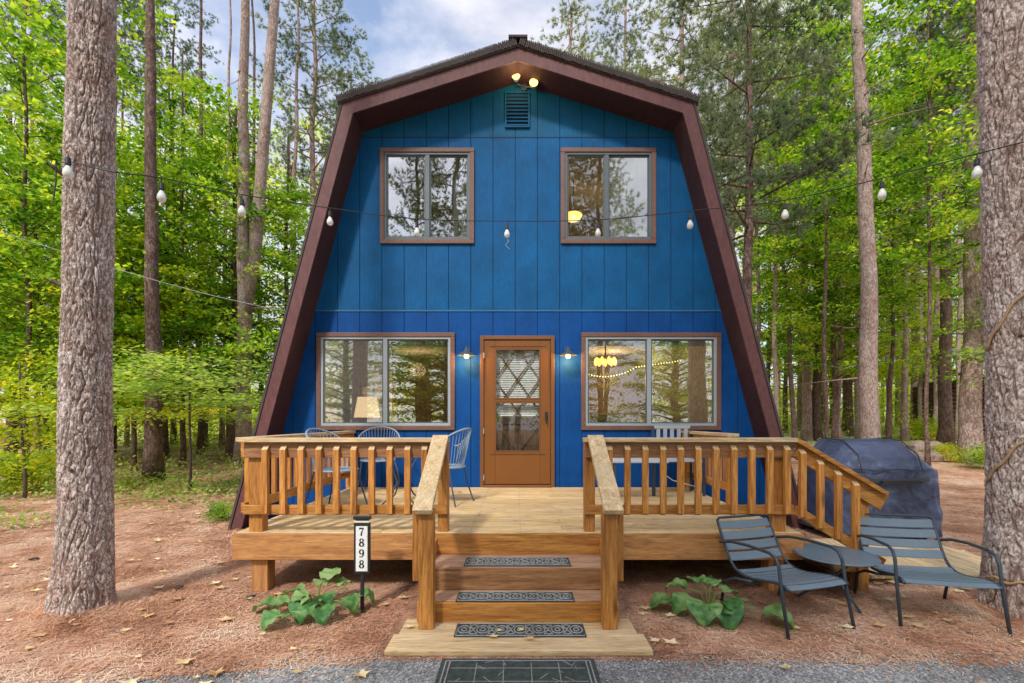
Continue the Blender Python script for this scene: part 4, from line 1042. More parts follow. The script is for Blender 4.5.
# hero trunks with real bark relief
def hero(px, base, r_base, r_top, H, lab, lean, seed):
    x, y, d = spot(px, base)
    t = empty('pine_tree', (x, y, 0), 0, label=lab, cat='pine tree')
    nu, nv = 230, 560; HV = 5.2; V = []; A = []
    lam = lambda z: r_top + (r_base - r_top) * math.exp(-z / .55) * .75 + (r_base - r_top) * .25 * (1 - z / HV)
    ns_ = mn.noise
    for j in range(nv + 1):
        z = -.1 + HV * (j / nv); r = lam(max(z, 0)); t_ = z / HV
        for i in range(nu):
            a = 2 * PI * i / nu; ca, sa = math.cos(a), math.sin(a)
            butt = 1 + .10 * math.exp(-max(z, 0) / .25) * math.sin(a * 5 + seed)
            X, Y, Z = ca * 3.5, sa * 3.5, z * 5.0 + seed * 11
            w = ns_((X * .9, Y * .9, Z * .9)) * 1.1
            e1 = abs(ns_((X + w, Y + w * .6, Z * .8 + w * .8)))
            e2 = abs(ns_((X * 1.9 + w, Y * 1.9, Z * 1.6 + 5)))
            e3 = abs(ns_((X * 4.5, Y * 4.5 + w, Z * 4 + 9)))
            c1 = min(e1 / .13, 1); c2 = min(e2 / .14, 1); c3 = min(e3 / .2, 1)
            rel = (c1 ** .8) * (.35 + .65 * c2) * (.7 + .3 * c3)
            disp = .018 * (rel - 1) + .006 * ns_((X * 6, Y * 6, Z * 5))
            rr = r * butt + disp + .012 * ns_((ca * 1.2, sa * 1.2, z * .8 + seed))
            V.append((rr * ca + lean[0] * t_, rr * sa + lean[1] * t_, z)); A.append(min(1, rel * 1.7))
    Fq = []
    for j in range(nv):
        for i in range(nu): a = j * nu + i; b = j * nu + (i + 1) % nu; Fq.append((a, b, b + nu, a + nu))
    me = np_mesh('trunk', np.array(V), np.array(Fq)); at = me.attributes.new('relief', 'FLOAT', 'POINT'); at.data.foreach_set('value', np.array(A, dtype=np.float32))
    link('trunk', me, M['bark_hero'], t, smooth=True)
    # upper trunk and crown, high above the view
    mbx = MB(); mbx.tube([(lean[0], lean[1], HV - .11), (lean[0] * 2, lean[1] * 2, HV * 2), (lean[0] * 3, lean[1] * 3, H)], [r_top, r_top * .8, .06], 24)
    (me2, lim) = crowns['pine_a']
    for l in lim[:30]: mbx.tube([(lean[0] * 2, lean[1] * 2, l[0][2])] + [(p[0] + lean[0] * 2, p[1] + lean[1] * 2, p[2]) for p in l[1:]], [.05, .03, .01], 5)
    mbx.build('upper_trunk', M['bark_grey'], t, fix=False, smooth=True)
    o = bpy.data.objects.new('crown', me2); COL.objects.link(o); o.parent = t; o.location = (lean[0] * 2, lean[1] * 2, 6); o.scale = (.6, .6, .7); o.rotation_euler.z = seed
    return t, x, y
heroL, lx, ly = hero(83.5, 610, .212, .146, 20, 'massive grey barked pine trunk standing left of the deck', (.075, 0), 1)
heroR, rx, ry = hero(1025, 613, .262, .178, 20, 'massive grey barked pine trunk at the right edge wrapped with a vine', (-.13, 0), 2)
mb = MB()
for z, az, l in ((3.38, -1.9, .07), (2.55, -2.6, .05), (1.1, -1.2, .04)):
    mb = MB(); c_, s_ = math.cos(az), math.sin(az); mb.tube([(c_ * .13, s_ * .13, z), (c_ * (.16 + l), s_ * (.16 + l), z + .03)], [.022, .008], 7); mb.build('branch_stub', M['bark_dark'], heroL)
mb = MB()
for z, az, l in ((4.05, -2.2, .08), (3.2, -1.75, .1), (2.1, -2.5, .05)):
    mb = MB(); c_, s_ = math.cos(az), math.sin(az); mb.tube([(c_ * .16, s_ * .16, z), (c_ * (.20 + l), s_ * (.20 + l), z + .04)], [.03, .008], 7); mb.build('branch_stub', M['bark_dark'], heroR)
# vine round right trunk
mb = MB(); pts = []
for i in range(60):
    t = i / 59; a = -PI / 2 + .9 - t * 5.6; z = 3.15 - t * 2.2; r = .285 + .05 * t ** 3
    pts.append((r * math.cos(a), r * math.sin(a), z + .05 * math.sin(9 * t)))
for (a0, a1, z0, z1) in ((-.4, -3.4, 2.85, 2.05), (-.4, -3.4, 1.72, 1.02), (-.3, -3.3, .30, .27)):
    P_ = []
    for i in range(33):
        t = i / 32; z = z0 + (z1 - z0) * t ** 1.4 + .015 * math.sin(i * .9); a = a0 + (a1 - a0) * t
        rr = .178 + .084 * (math.exp(-z / .55) * .75 + .25 * (1 - z / 5.2)) + .010; P_.append((rr * math.cos(a) - .13 * z / 5.2, rr * math.sin(a), z))
    mb.tube(P_, .010, 6)
mb.build('vine', M['vine'], None, smooth=True, label='thin tan vine wound round the right hand trunk', cat='vine').location = (rx, ry, 0)

# ---- trees left
tree(154, 480, 15, 'dark upright pine trunk between the big left trunk and the forked pine', 16, 'pine_b', 'bark_dark', (-.15, 0), 4, name='pine_tree', cat='pine tree', cdz=9)
tree(244, 465, 15, 'pale pine left of the cabin whose trunk forks in two', 19, 'pine_a', 'bark_grey', (0, 0), 10, name='pine_tree', cat='pine tree', fork=(4.2, 1.25, 0, 18, .17), cdz=9)
tree(231, 461, 9, 'dark trunk standing just behind the forked pine', 11, 'maple_a', 'bark_dark', (.2, 0), 0)
tree(47, 468, 5, 'thin dark maple behind the big left trunk', 9, 'maple_b', 'bark_dark', (-.35, 0), 0, cat='maple tree', name='maple_tree')
tree(134, 473, 5, 'slim dark sapling between the big left trunk and the dark pine', 6, 'yellow_a', 'bark_dark', (-.1, 0), 0)
tree(166, 461, 6, 'slender dark tree immediately right of the dark pine', 12, 'maple_a', 'bark_dark', (.1, 0), 0, rz=2)
tree(183, 466, 5, 'slender dark tree midway between the dark pine and the forked pine', 12, 'maple_b', 'bark_dark', (0, 0), 0, rz=4)
tree(312, 445, 8, 'pale slim pine close behind the left roof slope', 22, 'pine_b', 'bark_pink', (.1, 0), 10, name='pine_tree', cat='pine tree', cdz=2)
tree(10, 455, 8, 'maple at the far left edge beside the pale roofed shed', 12, 'maple_c', 'bark_dark', (0, 0), 0, name='maple_tree', cat='maple tree')
tree(205, 447, 5, 'thin maple deep in the woods left of the forked pine', 13, 'maple_c', 'bark_dark', (0, 0), 0, name='maple_tree', cat='maple tree', rz=1)
tree(285, 455, 6, 'maple crowding the lower left roof edge', 11, 'maple_b', 'bark_dark', (.1, 0), 0, name='maple_tree', cat='maple tree', rz=3)
tree(100, 452, 6, 'maple hidden behind the big left trunk', 13, 'maple_a', 'bark_dark', (.1, 0), 0, name='maple_tree', cat='maple tree', rz=5)
tree(-40, 470, 6, 'maple whose leaves hang in from beyond the left edge', 10, 'maple_b', 'bark_dark', (.1, 0), 0, name='maple_tree', cat='maple tree', rz=5.4)
tree(190, 492, 3, 'young pale green maple with layered sprays beside the deck', 2.9, 'young_a', 'twig', (.0, 0), 0, name='young_maple', cat='young maple', top=.4, cdz=.9, cs=(1.5, 1.2, .65))
tree(25, 498, 3, 'young yellow green maple at the left edge of the clearing', 2.6, 'young_b', 'twig', (.0, 0), 0, name='young_maple', cat='young maple', top=.4)
tree(72, 476, 4, 'maple with low bright leaves between the left edge and the clearing', 9, 'maple_b', 'bark_dark', (.1, 0), 0, name='maple_tree', cat='maple tree', rz=.4, cs=(.9, .9, .95))
tree(150, 458, 4, 'yellowing maple behind the dark upright pine', 8, 'yellow_a', 'bark_dark', (.1, 0), 0, name='maple_tree', cat='maple tree', rz=4.4, cs=(1.3, 1.3, 1.1))
tree(15, 462, 4, 'yellowing maple beside the pale roofed shed', 8, 'yellow_a', 'bark_dark', (.1, 0), 0, name='maple_tree', cat='maple tree', rz=1.4, cs=(1.2, 1.2, 1))
tree(28, 480, 5, 'tall maple filling the top left corner with leaves', 15, 'maple_c', 'bark_dark', (0, 0), 0, name='maple_tree', cat='maple tree', rz=3.9, cdz=1.5)
# ---- trees right
tree(873, 484, 17.5, 'tall pale pine rising behind the covered grill', 17, None, 'bark_grey', (-.45, 0), 26, name='pine_tree', cat='pine tree', wob=.1)
tree(731, 447, 12, 'pale pine trunk just right of the upper right roof edge', 20, 'pine_a', 'bark_pink', (0, 0), 10, name='pine_tree', cat='pine tree')
tree(795, 448, 5, 'thin dark leaning tree just right of the lower roof edge', 12, 'maple_b', 'bark_dark', (-.7, 0), 0, cdz=3)
tree(806, 441, 9, 'reddish pine trunk left of the tall pale pine', 17, 'pine_b', 'bark_pink', (-.1, 0), 10, name='pine_tree', cat='pine tree')
tree(817, 441, 9, 'second reddish pine trunk close beside its twin', 17, 'pine_a', 'bark_dark', (.1, 0), 8, name='pine_tree', cat='pine tree')
tree(845, 431, 6, 'small distant dark trunk left of the tall pale pine', 14, 'maple_a', 'bark_dark', (0, 0), 0, cdz=2)
tree(769, 441, 5, 'thin trunk touching the right roof slope', 13, 'maple_c', 'bark_dark', (0, 0), 0)
tree(889, 449, 4.5, 'thin dark maple just right of the tall pale pine', 14, 'maple_b', 'bark_dark', (.3, 0), 0, name='maple_tree', cat='maple tree', rz=2, cdz=3)
tree(945, 447, 12, 'dark pine trunk left of the reddish trunk near the log cabin', 18, 'pine_b', 'bark_dark', (.1, 0), 14, name='pine_tree', cat='pine tree')
tree(971, 463, 19, 'sturdy reddish brown pine trunk beside the big right trunk', 18, 'pine_c', 'bark_pink', (.15, 0), 6, name='pine_tree', cat='pine tree', cdz=6)
tree(915, 432, 8, 'distant pine trunk between the tall pale pine and the dark one', 18, 'pine_a', 'bark_pink', (0, 0), 8, name='pine_tree', cat='pine tree')
tree(931, 424, 7, 'pale distant trunk seen left of the dark pine', 18, 'pine_b', 'bark_grey', (0, 0), 4, name='pine_tree', cat='pine tree')
tree(902, 426, 6, 'pale distant trunk nearer the tall pale pine', 17, 'maple_c', 'bark_grey', (0, 0), 0)
tree(832, 428, 5, 'faint distant trunk in the gap beyond the reddish pines', 15, 'maple_a', 'bark_dark', (0, 0), 0, rz=1)
tree(850, 436, 5, 'maple with yellowing leaves behind the tall pale pine', 11, 'yellow_a', 'bark_dark', (0, 0), 0, name='maple_tree', cat='maple tree', cs=(1.7, 1.7, 1.3), cdz=1)
tree(925, 432, 5, 'maple with yellowing leaves between the right hand pines', 8, 'yellow_a', 'bark_dark', (0, 0), 0, name='maple_tree', cat='maple tree', rz=1, cs=(1.7, 1.7, 1.3), cdz=1)
tree(785, 433, 5, 'maple with yellowing leaves against the right roof slope', 9, 'yellow_a', 'bark_dark', (0, 0), 0, name='maple_tree', cat='maple tree', rz=3, cs=(1.6, 1.6, 1.3), cdz=.8)
tree(1000, 440, 6, 'leafy maple behind the sturdy reddish trunk', 16, 'maple_c', 'bark_dark', (0, 0), 0, name='maple_tree', cat='maple tree', rz=3)
tree(1060, 470, 6, 'maple whose leaves hang in from beyond the right edge', 11, 'maple_a', 'bark_dark', (0, 0), 0, name='maple_tree', cat='maple tree', rz=2)
tree(835, 447, 6, 'tall bright maple high above the reddish pines', 15, 'maple_c', 'bark_dark', (0, 0), 0, name='maple_tree', cat='maple tree', rz=5)
tree(928, 466, 4, 'tall slim maple whose high leaves fill the gap left of the big right trunk', 15, 'maple_c', 'bark_dark', (0, 0), 0, name='maple_tree', cat='maple tree', rz=3.3, cdz=3.2, cs=(.9, .9, .9))
tree(826, 460, 4, 'tall slim maple whose high leaves meet the tall pale pine', 15, 'maple_c', 'bark_dark', (0, 0), 0, name='maple_tree', cat='maple tree', rz=.6, cdz=4.2, cs=(.8, .8, .85))
for i, (px, b, w_, lean) in enumerate(((112, 452, 5, .2), (126, 447, 4, -.1), (200, 455, 6, .1), (222, 449, 5, .3), (262, 452, 5, -.4), (292, 449, 6, .2), (18, 449, 6, .2), (38, 452, 5, -.3), (174, 445, 5, 0))):
    tree(px, b, w_, 'slim bare trunk among the leaves left of the cabin', 18, 'pine_b' if i < 2 or i > 5 else None, ('bark_dark', 'bark_pink')[i % 2], (lean, 0), 3, cdz=8, cs=(.7, .7, .7), limbs=False, group='slim trunks in the woods on the left')
for i, (px, b, w_, lean) in enumerate(((757, 446, 5, .1), (777, 449, 5, -.2), (838, 446, 6, .2), (858, 440, 5, 0), (905, 441, 6, .1), (922, 436, 5, -.2), (937, 438, 6, 0), (958, 441, 5, .2), (888, 434, 5, .1))):
    tree(px, b, w_, 'slim bare trunk among the leaves right of the cabin', 18, 'pine_a', ('bark_pink', 'bark_grey')[i % 2], (lean, 0), 3, cdz=6, cs=(.7, .7, .7), limbs=False, group='slim trunks in the woods on the right')
# pines behind the roof
for px, d, h, key, lab in ((352, 24, 1.0, 'pine_b', 'pine top showing left of the upper roof shoulder'), (398, 33, 1.02, 'pine_a', 'pine top above the left roof slope, left of the gap of sky'), (436, 36, 1.02, 'pine_b', 'slim pine top nearest the aerial on its left'),
                           (570, 20, 1.0, 'pine_a', 'tall pine crown just right of the roof peak'), (625, 23, 1.15, 'pine_b', 'feathery pine crown above the right roof slope'), (682, 17, 1.0, 'pine_a', 'drooping pine crown over the right roof shoulder')):
    tree(px, 440, 9, lab, 19 * h, key, 'bark_pink', (0, 0), 4, name='pine_tree', cat='pine tree', pos=((px - CX) * d / F, CAMY + d), r0=.18, cs=(1.1, 1.1, h))
# near pine boughs reaching in from the right above the roof
tree(770, 470, 5, 'blue green pine whose boughs droop right of the roof', 13, 'pine_c', 'bark_dark', (0, 0), 4, name='pine_tree', cat='pine tree', pos=(4.9, 3.0), r0=.12, cdz=.3)
# trees standing across the drive (mirrored in the panes)
for i, (x, y, key, r, lab) in enumerate(((-4.3, -14, 'maple_c', .2, 'tree across the drive mirrored in the lower left window'), (-3.4, -15, 'maple_a', .22, 'second tree across the drive mirrored in the lower left window'), (3, -17, 'yellow_a', .15, 'yellowing tree across the drive mirrored in the lower right window'),
        (7.5, -15, 'maple_b', .2, 'leafy tree across the drive towards the right'), (-8.5, -16, 'maple_a', .2, 'leafy tree across the drive towards the left'), (0, -22, 'maple_c', .2, 'tall leafy tree farthest across the drive'), (5.5, -22, 'pine_b', .2, 'tall pine across the drive'), (-6, -24, 'pine_a', .2, 'tall pine across the drive on the left'))):
    tree(0, i, 9, lab, 9.5, key, 'bark_dark', pos=(x, y), r0=r, cs=(1.1, 1.1, .68), rz=i)

V, Fq = maple_crown(77, .5, 9, 3, 5, 5, .2)[0]
rgb_ = np.random.default_rng(5); P_ = []
for k in range(520):
    a = rgb_.uniform(-1.15, 1.15); d = rgb_.uniform(24, 36); z = rgb_.random() ** 1.1 * 11 + .4; s_ = rgb_.uniform(.6, 1.2)
    P_.append(np.array([math.sin(a) * d * 1.3, -10 - math.cos(a) * d * .7, z]) + rgb_.normal(size=(60, 3)) * np.array([s_, s_, s_ * .5]))
V, Fq = leaves(np.concatenate(P_), .34, rgb_, .5)
link('far_woods', np_mesh('far_woods', V, Fq), M['far'], None, label='leafy woods across the drive mirrored in the window panes', cat='woods', kind='stuff')
for i, (x, y, h, lab) in enumerate(((-2.6, -12.5, .95, 'slim pine across the drive mirrored in the upper left window'), (-.6, -16, 1.1, 'second slim pine across the drive mirrored in the upper windows'), (2.2, -13.5, 1.0, 'slim pine across the drive mirrored in the upper right window'), (4.2, -17, 1.15, 'tallest pine across the drive towards the right'), (-5.4, -18, 1.1, 'tallest pine across the drive towards the left'))):
    tree(0, 20 + i, 9, lab, 19 * h, ('pine_b', 'pine_a')[i % 2], 'bark_dark', pos=(x, y), r0=.16, cs=(.95, .95, h), rz=i * 1.3, name='pine_tree', cat='pine tree')
# far woods as one mass each
def far_woods(seed, n, dmin, dmax, zmax, size, x0, x1):
    rg = np.random.default_rng(seed); P = []
    nc = n // 55
    for k in range(nc):
        d = rg.uniform(dmin, dmax); px = rg.uniform(x0, x1); x = (px - CX) / F * d
        if abs(px - CX) < 150 and d < 30: continue
        z = rg.random() ** 1.25 * zmax * (d / dmax) + .5
        s = rg.uniform(.5, 1.1)
        z = z if rg.random() > .3 else rg.uniform(.0, 3)
        P.append(np.array([x, CAMY + d, z + .05 * (d - 10)]) + rg.normal(size=(55, 3)) * np.array([s, s, s * .33]))
    P = np.concatenate(P); return leaves(P, size, rg, .5)
V, Fq = far_woods(21, 95000, 28, 50, 32, .33, -80, 1110)
me = np_mesh('far_woods', V, Fq); link('far_woods', me, M['far'], None, label='dense green leaf mass of the far woods behind the cabin', cat='woods', kind='stuff')
mb = MB(); rn = random.Random(12)
for k in range(70):
    d = rn.uniform(26, 46); px = rn.choice([rn.uniform(-60, 330), rn.uniform(720, 1100)]); x = (px - CX) / F * d; y = CAMY + d; r = rn.uniform(.09, .24); z = G(x, y)
    mb.tube([(x, y, z - .2), (x + rn.uniform(-.3, .3), y, z + 9), (x + rn.uniform(-.6, .6), y, z + 18)], [r, r * .8, r * .4], 7)
mb.build('distant_trunks', M['bark_pink'], None, fix=False, smooth=True, label='thin trunks massed in the far woods', cat='trunks', kind='stuff')

# undergrowth at the edge of the clearing
def scatter_leaves(seed, regions, size, up=.8, zsc=.12):
    rg = np.random.default_rng(seed); P = []
    for (x0, x1, y0, y1, nclump, m_, h) in regions:
        for k in range(nclump):
            x, y = rg.uniform(x0, x1), rg.uniform(y0, y1); s = rg.uniform(.10, .28)
            q = np.array([x, y, G(x, y) + h * rg.random() * .6 + .04]) + rg.normal(size=(m_, 3)) * np.array([s, s, h * .3])
            q[:, 2] = np.maximum(q[:, 2], G(x, y) + .03); P.append(q)
    return leaves(np.concatenate(P), size, rg, up)
V, Fq = scatter_leaves(31, [(-11, -3.6, 1.8, 4.2, 150, 26, .22), (-16, -4, 4.0, 9, 260, 26, .4), (-9, -5.5, -.6, 2.0, 14, 20, .15), (6, 24, 9, 22, 130, 30, .35), (-24, -6, 9, 18, 260, 36, .8), (4.5, 9, 4, 9, 16, 24, .2)], .085)
link('undergrowth', np_mesh('undergrowth', V, Fq), M['cover_pl'], None, label='low leafy undergrowth along the edge of the clearing', cat='undergrowth', kind='stuff')
V, Fq = scatter_leaves(32, [(-26, -8, 10, 20, 320, 50, 1.6), (4, 34, 20, 34, 420, 50, 2.6), (-30, -6, 18, 34, 300, 50, 2.6), (-18, -6.5, 11, 17, 130, 44, 2.4), (9, 20, 13, 19, 60, 40, 1.8)], .14)
link('shrubbery', np_mesh('shrubbery', V, Fq), M['maple_y'], None, label='bright yellow green shrubs massed in the woods', cat='shrubs', kind='stuff')
for px, b, key, s, lab in ((12, 492, 'bush_a', 1.0, 'low yellow green bush at the left edge'), (60, 478, 'bush_b', .9, 'low green bush partly hidden by the big left trunk'), (945, 462, 'bush_a', .7, 'yellow green shoots at the foot of the dark right pine'),
                           (925, 440, 'bush_a', 1.3, 'bright yellow bush in front of the distant pale trunks'), (992, 470, 'bush_b', .8, 'small green bush beside the big right trunk'), (222, 520, 'bush_b', .32, 'tiny green seedling on the needle floor left of the deck')):
    x, y, d = spot(px, b); me, lim = crowns[key]
    t = empty('bush', (x, y, G(x, y)), px, label=lab, cat='bush'); t.scale = (s, s, s)
    o = bpy.data.objects.new('foliage', me); COL.objects.link(o); o.parent = t
    mb = MB()
    for l in lim: mb.tube([(0, 0, 0), l[1], l[2]], [.012, .008, .003], 4)
    mb.build('stems', M['twig'], t, fix=False)

# ------------------------------------------------------------ litter
rg = np.random.default_rng(50)
def litter(n, x0, x1, y0, y1, ln, wd, keep):
    P = np.stack([rg.uniform(x0, x1, n), rg.uniform(y0, y1, n), np.full(n, .006)], 1)
    P = P[keep(P)]; n = len(P); a = rg.uniform(0, 2 * PI, n); D = np.stack([np.cos(a), np.sin(a), rg.normal(size=n) * .12], 1); S = np.stack([-np.sin(a), np.cos(a), np.zeros(n)], 1)
    L_ = (ln * rg.uniform(.5, 1.2, n))[:, None]; w = (wd * rg.uniform(.6, 1.4, n))[:, None]; P[:, 2] += rg.random(n) * .012
    V = np.stack([P - D * L_ / 2 - S * w, P - D * L_ / 2 + S * w, P + D * L_ / 2 + S * w, P + D * L_ / 2 - S * w], 1).reshape(-1, 3)
    V[:, 2] = np.maximum(V[:, 2], .002); return V, np.arange(n * 4).reshape(n, 4)
edge = lambda P: -3.90 - .16 * np.maximum(0, -P[:, 0] - .9) ** 1.1
nonsteps = lambda P: ~((np.abs(P[:, 0]) < .9) & (P[:, 1] < -2.9)) & ~((P[:, 0] > 3.05) & (P[:, 0] < 4.85) & (P[:, 1] > -2.5) & (P[:, 1] < -1.2))
V1, F1 = litter(120000, -6.5, 6, -4.4, -1.0, .062, .0012, lambda P: nonsteps(P) & (P[:, 1] > edge(P) - rg.exponential(.07, len(P))))
V2, F2 = litter(30000, -9, 9, -1.2, 4, .12, .003, lambda P: (np.abs(P[:, 0]) > 2.4))
link('pine_needles', np_mesh('pine_needles', np.concatenate([V1, V2]), np.concatenate([F1, F2 + len(V1)])), M['litter'], None, label='reddish brown pine needles carpeting the ground', cat='pine needles', kind='stuff')
def mound(cx, cy, n, seed):
    g_ = np.random.default_rng(seed); a = g_.uniform(0, 2 * PI, n); rr = .20 + g_.exponential(.13, n); P = np.stack([cx + rr * np.cos(a), cy + rr * np.sin(a), .008 + .06 * np.exp(-(rr - .18) / .09) * g_.random(n)], 1)
    t = a + PI / 2 + g_.normal(size=n) * .8; D = np.stack([np.cos(t), np.sin(t), g_.normal(size=n) * .15], 1); S = np.stack([-np.sin(t), np.cos(t), np.zeros(n)], 1); L_ = g_.uniform(.03, .08, n)[:, None]
    V = np.stack([P - D * L_ - S * .0013, P - D * L_ + S * .0013, P + D * L_ + S * .0013, P + D * L_ - S * .0013], 1).reshape(-1, 3); V[:, 2] = np.maximum(V[:, 2], .003); return V, np.arange(n * 4).reshape(n, 4)
Va, Fa = mound(lx, ly, 7000, 1); Vb, Fb = mound(rx, ry, 7000, 2)
link('pine_needles', np_mesh('pine_needles', np.concatenate([Va, Vb]), np.concatenate([Fa, Fb + len(Va)])), M['litter'], None, label='pine needles drifted round the feet of the big trunks', cat='pine needles', kind='stuff')
# fallen leaves: lobed, curled
def fallen(n, seed, region, size):
    r_ = random.Random(seed); mb = MB()
    for k in range(n):
        x, y, z = region(r_); s = size * r_.uniform(.55, 1.25); a0 = r_.uniform(0, 6.28); curl = r_.uniform(.1, .5); vs = [(x, y, z + .012)]
        m_ = 10
        for i in range(m_):
            a = a0 + 2 * PI * i / m_; rr = s * (1 if i % 2 == 0 else .5) * r_.uniform(.8, 1.1); vs.append((x + rr * math.cos(a), y + rr * math.sin(a) * .8, z + .012 + curl * rr * abs(math.sin(a - a0)) * .7))
        mb.add(vs, [(0, i + 1, (i + 1) % m_ + 1) for i in range(m_)])
    return mb
def reg_ground(r_):
    while True:
        x, y = r_.uniform(-6, 6), r_.uniform(-4.3, 3.5)
        if abs(x) < 2.5 and y > -2.7: continue
        if abs(x) < .9 and y < -2.7: continue
        if abs(x) > 2.5 or y < -2.8: return x, y, .008 + G(x, y)
mbf = fallen(560, 61, reg_ground, .056)
r_ = random.Random(70)
for (a, b, c, d_, z, n_) in ((-.8, .8, -3.8, -3.5, .036, 5), (-.6, .6, -2.6, -.3, DZ, 5), (-2, 2, -4.4, -4.0, .014, 7), (3.1, 4.8, -2.4, -1.3, .077, 4), (-2.3, 2.3, -2.7, -.5, DZ, 5)):
    q = fallen(n_, int(a * 10 + n_ + c * 7), lambda rr: (rr.uniform(a, b), rr.uniform(c, d_), z), .035); mbf.add(q.v, q.f)
mbf.build('fallen_leaves', M['fallen'], None, fix=False, label='pale curled leaves scattered over the needles and boards', cat='fallen leaves', kind='stuff')
r_ = random.Random(88); mb = MB()
for k in range(190):
    while True:
        x, y = r_.uniform(-6.5, 6.5), r_.uniform(-3.9, 4)
        if abs(x) > 2.6 or y < -2.95: 
            if not (abs(x) < .95 and y < -2.7): break
    a = r_.uniform(0, 6.28); l = r_.uniform(.05, .28); z = G(x, y) + .012; b_ = a + r_.uniform(-.5, .5)
    mb.tube([(x, y, z), (x + l * .5 * math.cos(a), y + l * .5 * math.sin(a), z + .008), (x + l * .5 * (math.cos(a) + math.cos(b_)), y + l * .5 * (math.sin(a) + math.sin(b_)), z)], [.0035, .0028, .0015], 4)
mb.build('fallen_twigs', M['twig'], None, fix=False, label='small dark twigs lying on the needle floor', cat='twigs', kind='stuff')
# gravel fringe by the drive
r_ = random.Random(77); mb = MB()
for k in range(2600):
    x = r_.uniform(-4.5, 4.5); e = -3.90 - .16 * max(0, -x - .9) ** 1.1; y = e + r_.gauss(.0, .07)
    if abs(x) < .88 and y > -3.87: continue
    s = r_.uniform(.004, .011); z = .008; q = [(x + s * r_.uniform(.6, 1.2) * math.cos(a), y + s * r_.uniform(.6, 1.2) * math.sin(a), z) for a in (0, 1.57, 3.14, 4.71)]
    mb.add(q + [(x, y, z + s * .8)], [(0, 1, 4), (1, 2, 4), (2, 3, 4), (3, 0, 4)])
M['gravel'] = leafmat('gravel', [(.14, .13, .125), (.3, .28, .26), (.5, .47, .43)], 0, .9, 9, .2)
mb.build('gravel', M['gravel'], None, fix=False, label='loose grey gravel along the edge of the asphalt', cat='gravel', kind='stuff')
# pine cones: small things here and there
def cone_mesh():
    mb = MB(); ga = 2.399
    for k in range(46):
        t = k / 46; z = .075 * t; r = .024 * math.sin(PI * (.12 + .85 * t)); a = k * ga; c_, s_ = math.cos(a), math.sin(a)
        mb.add([(r * .3 * c_ - .006 * s_, r * .3 * s_ + .006 * c_, z), (r * .3 * c_ + .006 * s_, r * .3 * s_ - .006 * c_, z), (r * 1.1 * c_, r * 1.1 * s_, z + .008)], [(0, 1, 2)])
    return mb.lathe([(.001, 0), (.012, .02), (.012, .05), (.001, .07)], n=8)
pc = cone_mesh().build('pine_cone', M['twig'], None, fix=False)
for i, (px, py) in enumerate(((183, 588), (262, 573), (245, 601), (60, 545), (40, 560), (880, 470))):
    x, y, d = spot(px, py); o = pc if i == 0 else pc.copy()
    if i: COL.objects.link(o)
    o.location = (x, y, G(x, y) + .02); o.rotation_euler = (R(90), .3, i * 1.3); o.scale = (1.2,) * 3
    tag(o, 'small dark pine cone lying on the needles', 'pine cone', 'pine cones on the ground')

# ------------------------------------------------------------ hostas
def hosta(loc, seed, specs, lab):
    r = empty('hosta', (loc[0], loc[1], 0), label=lab, cat='hosta', group=None); r_ = random.Random(seed); mb = MB(); st_ = MB()
    for (az, dist, hgt, size, droop) in specs:
        c_, s_ = math.cos(az), math.sin(az); bx, by = c_ * dist, s_ * dist
        st_.tube([(0, 0, 0), (bx * .4, by * .4, hgt * .9), (bx, by, hgt)], [.006, .005, .004], 5)
        nu, nv = 14, 12; base = len(mb.v)
        for i in range(nu + 1):
            u = i / nu; w = size * .54 * (math.sin(PI * min(1, u * .93 + .06)) ** .62) * (1.15 - .5 * u)
            # along-leaf position: arch outward and down
            ang = -droop * u * 1.2 + .35; lx_ = size * u * math.cos(droop * u * .7); lz = size * (.25 * u - droop * .55 * u * u)
            for j in range(nv + 1):
                v = j / nv * 2 - 1; yy = v * w; zz = lz + abs(v) * w * .28 - .0045 * math.cos(v * 17) + .009 * math.sin(u * 16 + v * 3 + az)
                if i == 0: lx_ = -.0 - .18 * size * abs(v) * 0
                X = bx + c_ * lx_ - s_ * yy; Y = by + s_ * lx_ + c_ * yy; mb.v.append((X, Y, max(hgt + zz, .012)))
        for i in range(nu):
            for j in range(nv): a = base + i * (nv + 1) + j; mb.f.append((a, a + 1, a + nv + 2, a + nv + 1))
    for q_ in range(16):
        a_ = r_.uniform(0, 6.28); d_ = r_.uniform(.05, .3); h_ = r_.uniform(.06, .2); z_ = r_.uniform(.03, .07); b_ = Vector((math.cos(a_) * d_, math.sin(a_) * d_, h_)); e_ = Vector((math.cos(a_), math.sin(a_), r_.uniform(-.6, .3))); f_ = Vector((-math.sin(a_), math.cos(a_), 0)) * z_ * .45
        mb.add([b_, b_ + e_ * z_ * .6 + f_, b_ + e_ * z_ * 1.4, b_ + e_ * z_ * .6 - f_], [(0, 1, 2, 3)]); st_.tube([(0, 0, .02), b_ * .6, b_], [.004, .003, .002], 4)
    mb.build('leaves', M['hosta'], r, fix=False, smooth=True); st_.build('stems', M['stem'], r, fix=False)
    return r
r_ = random.Random(9)
sp1 = [(R(a), d_, h, s, dr) for a, d_, h, s, dr in ((200, .17, .15, .20, 1.0), (235, .24, .12, .19, .9), (265, .10, .17, .21, 1.0), (300, .16, .15, .19, .9), (340, .20, .17, .19, .9), (10, .26, .15, .20, 1.0), (160, .14, .20, .17, .7), (100, .1, .24, .15, .5), (50, .14, .24, .15, .5), (75, .08, .32, .17, .1), (180, .30, .09, .19, .8), (320, .05, .20, .16, .8), (225, .05, .22, .16, .7))]
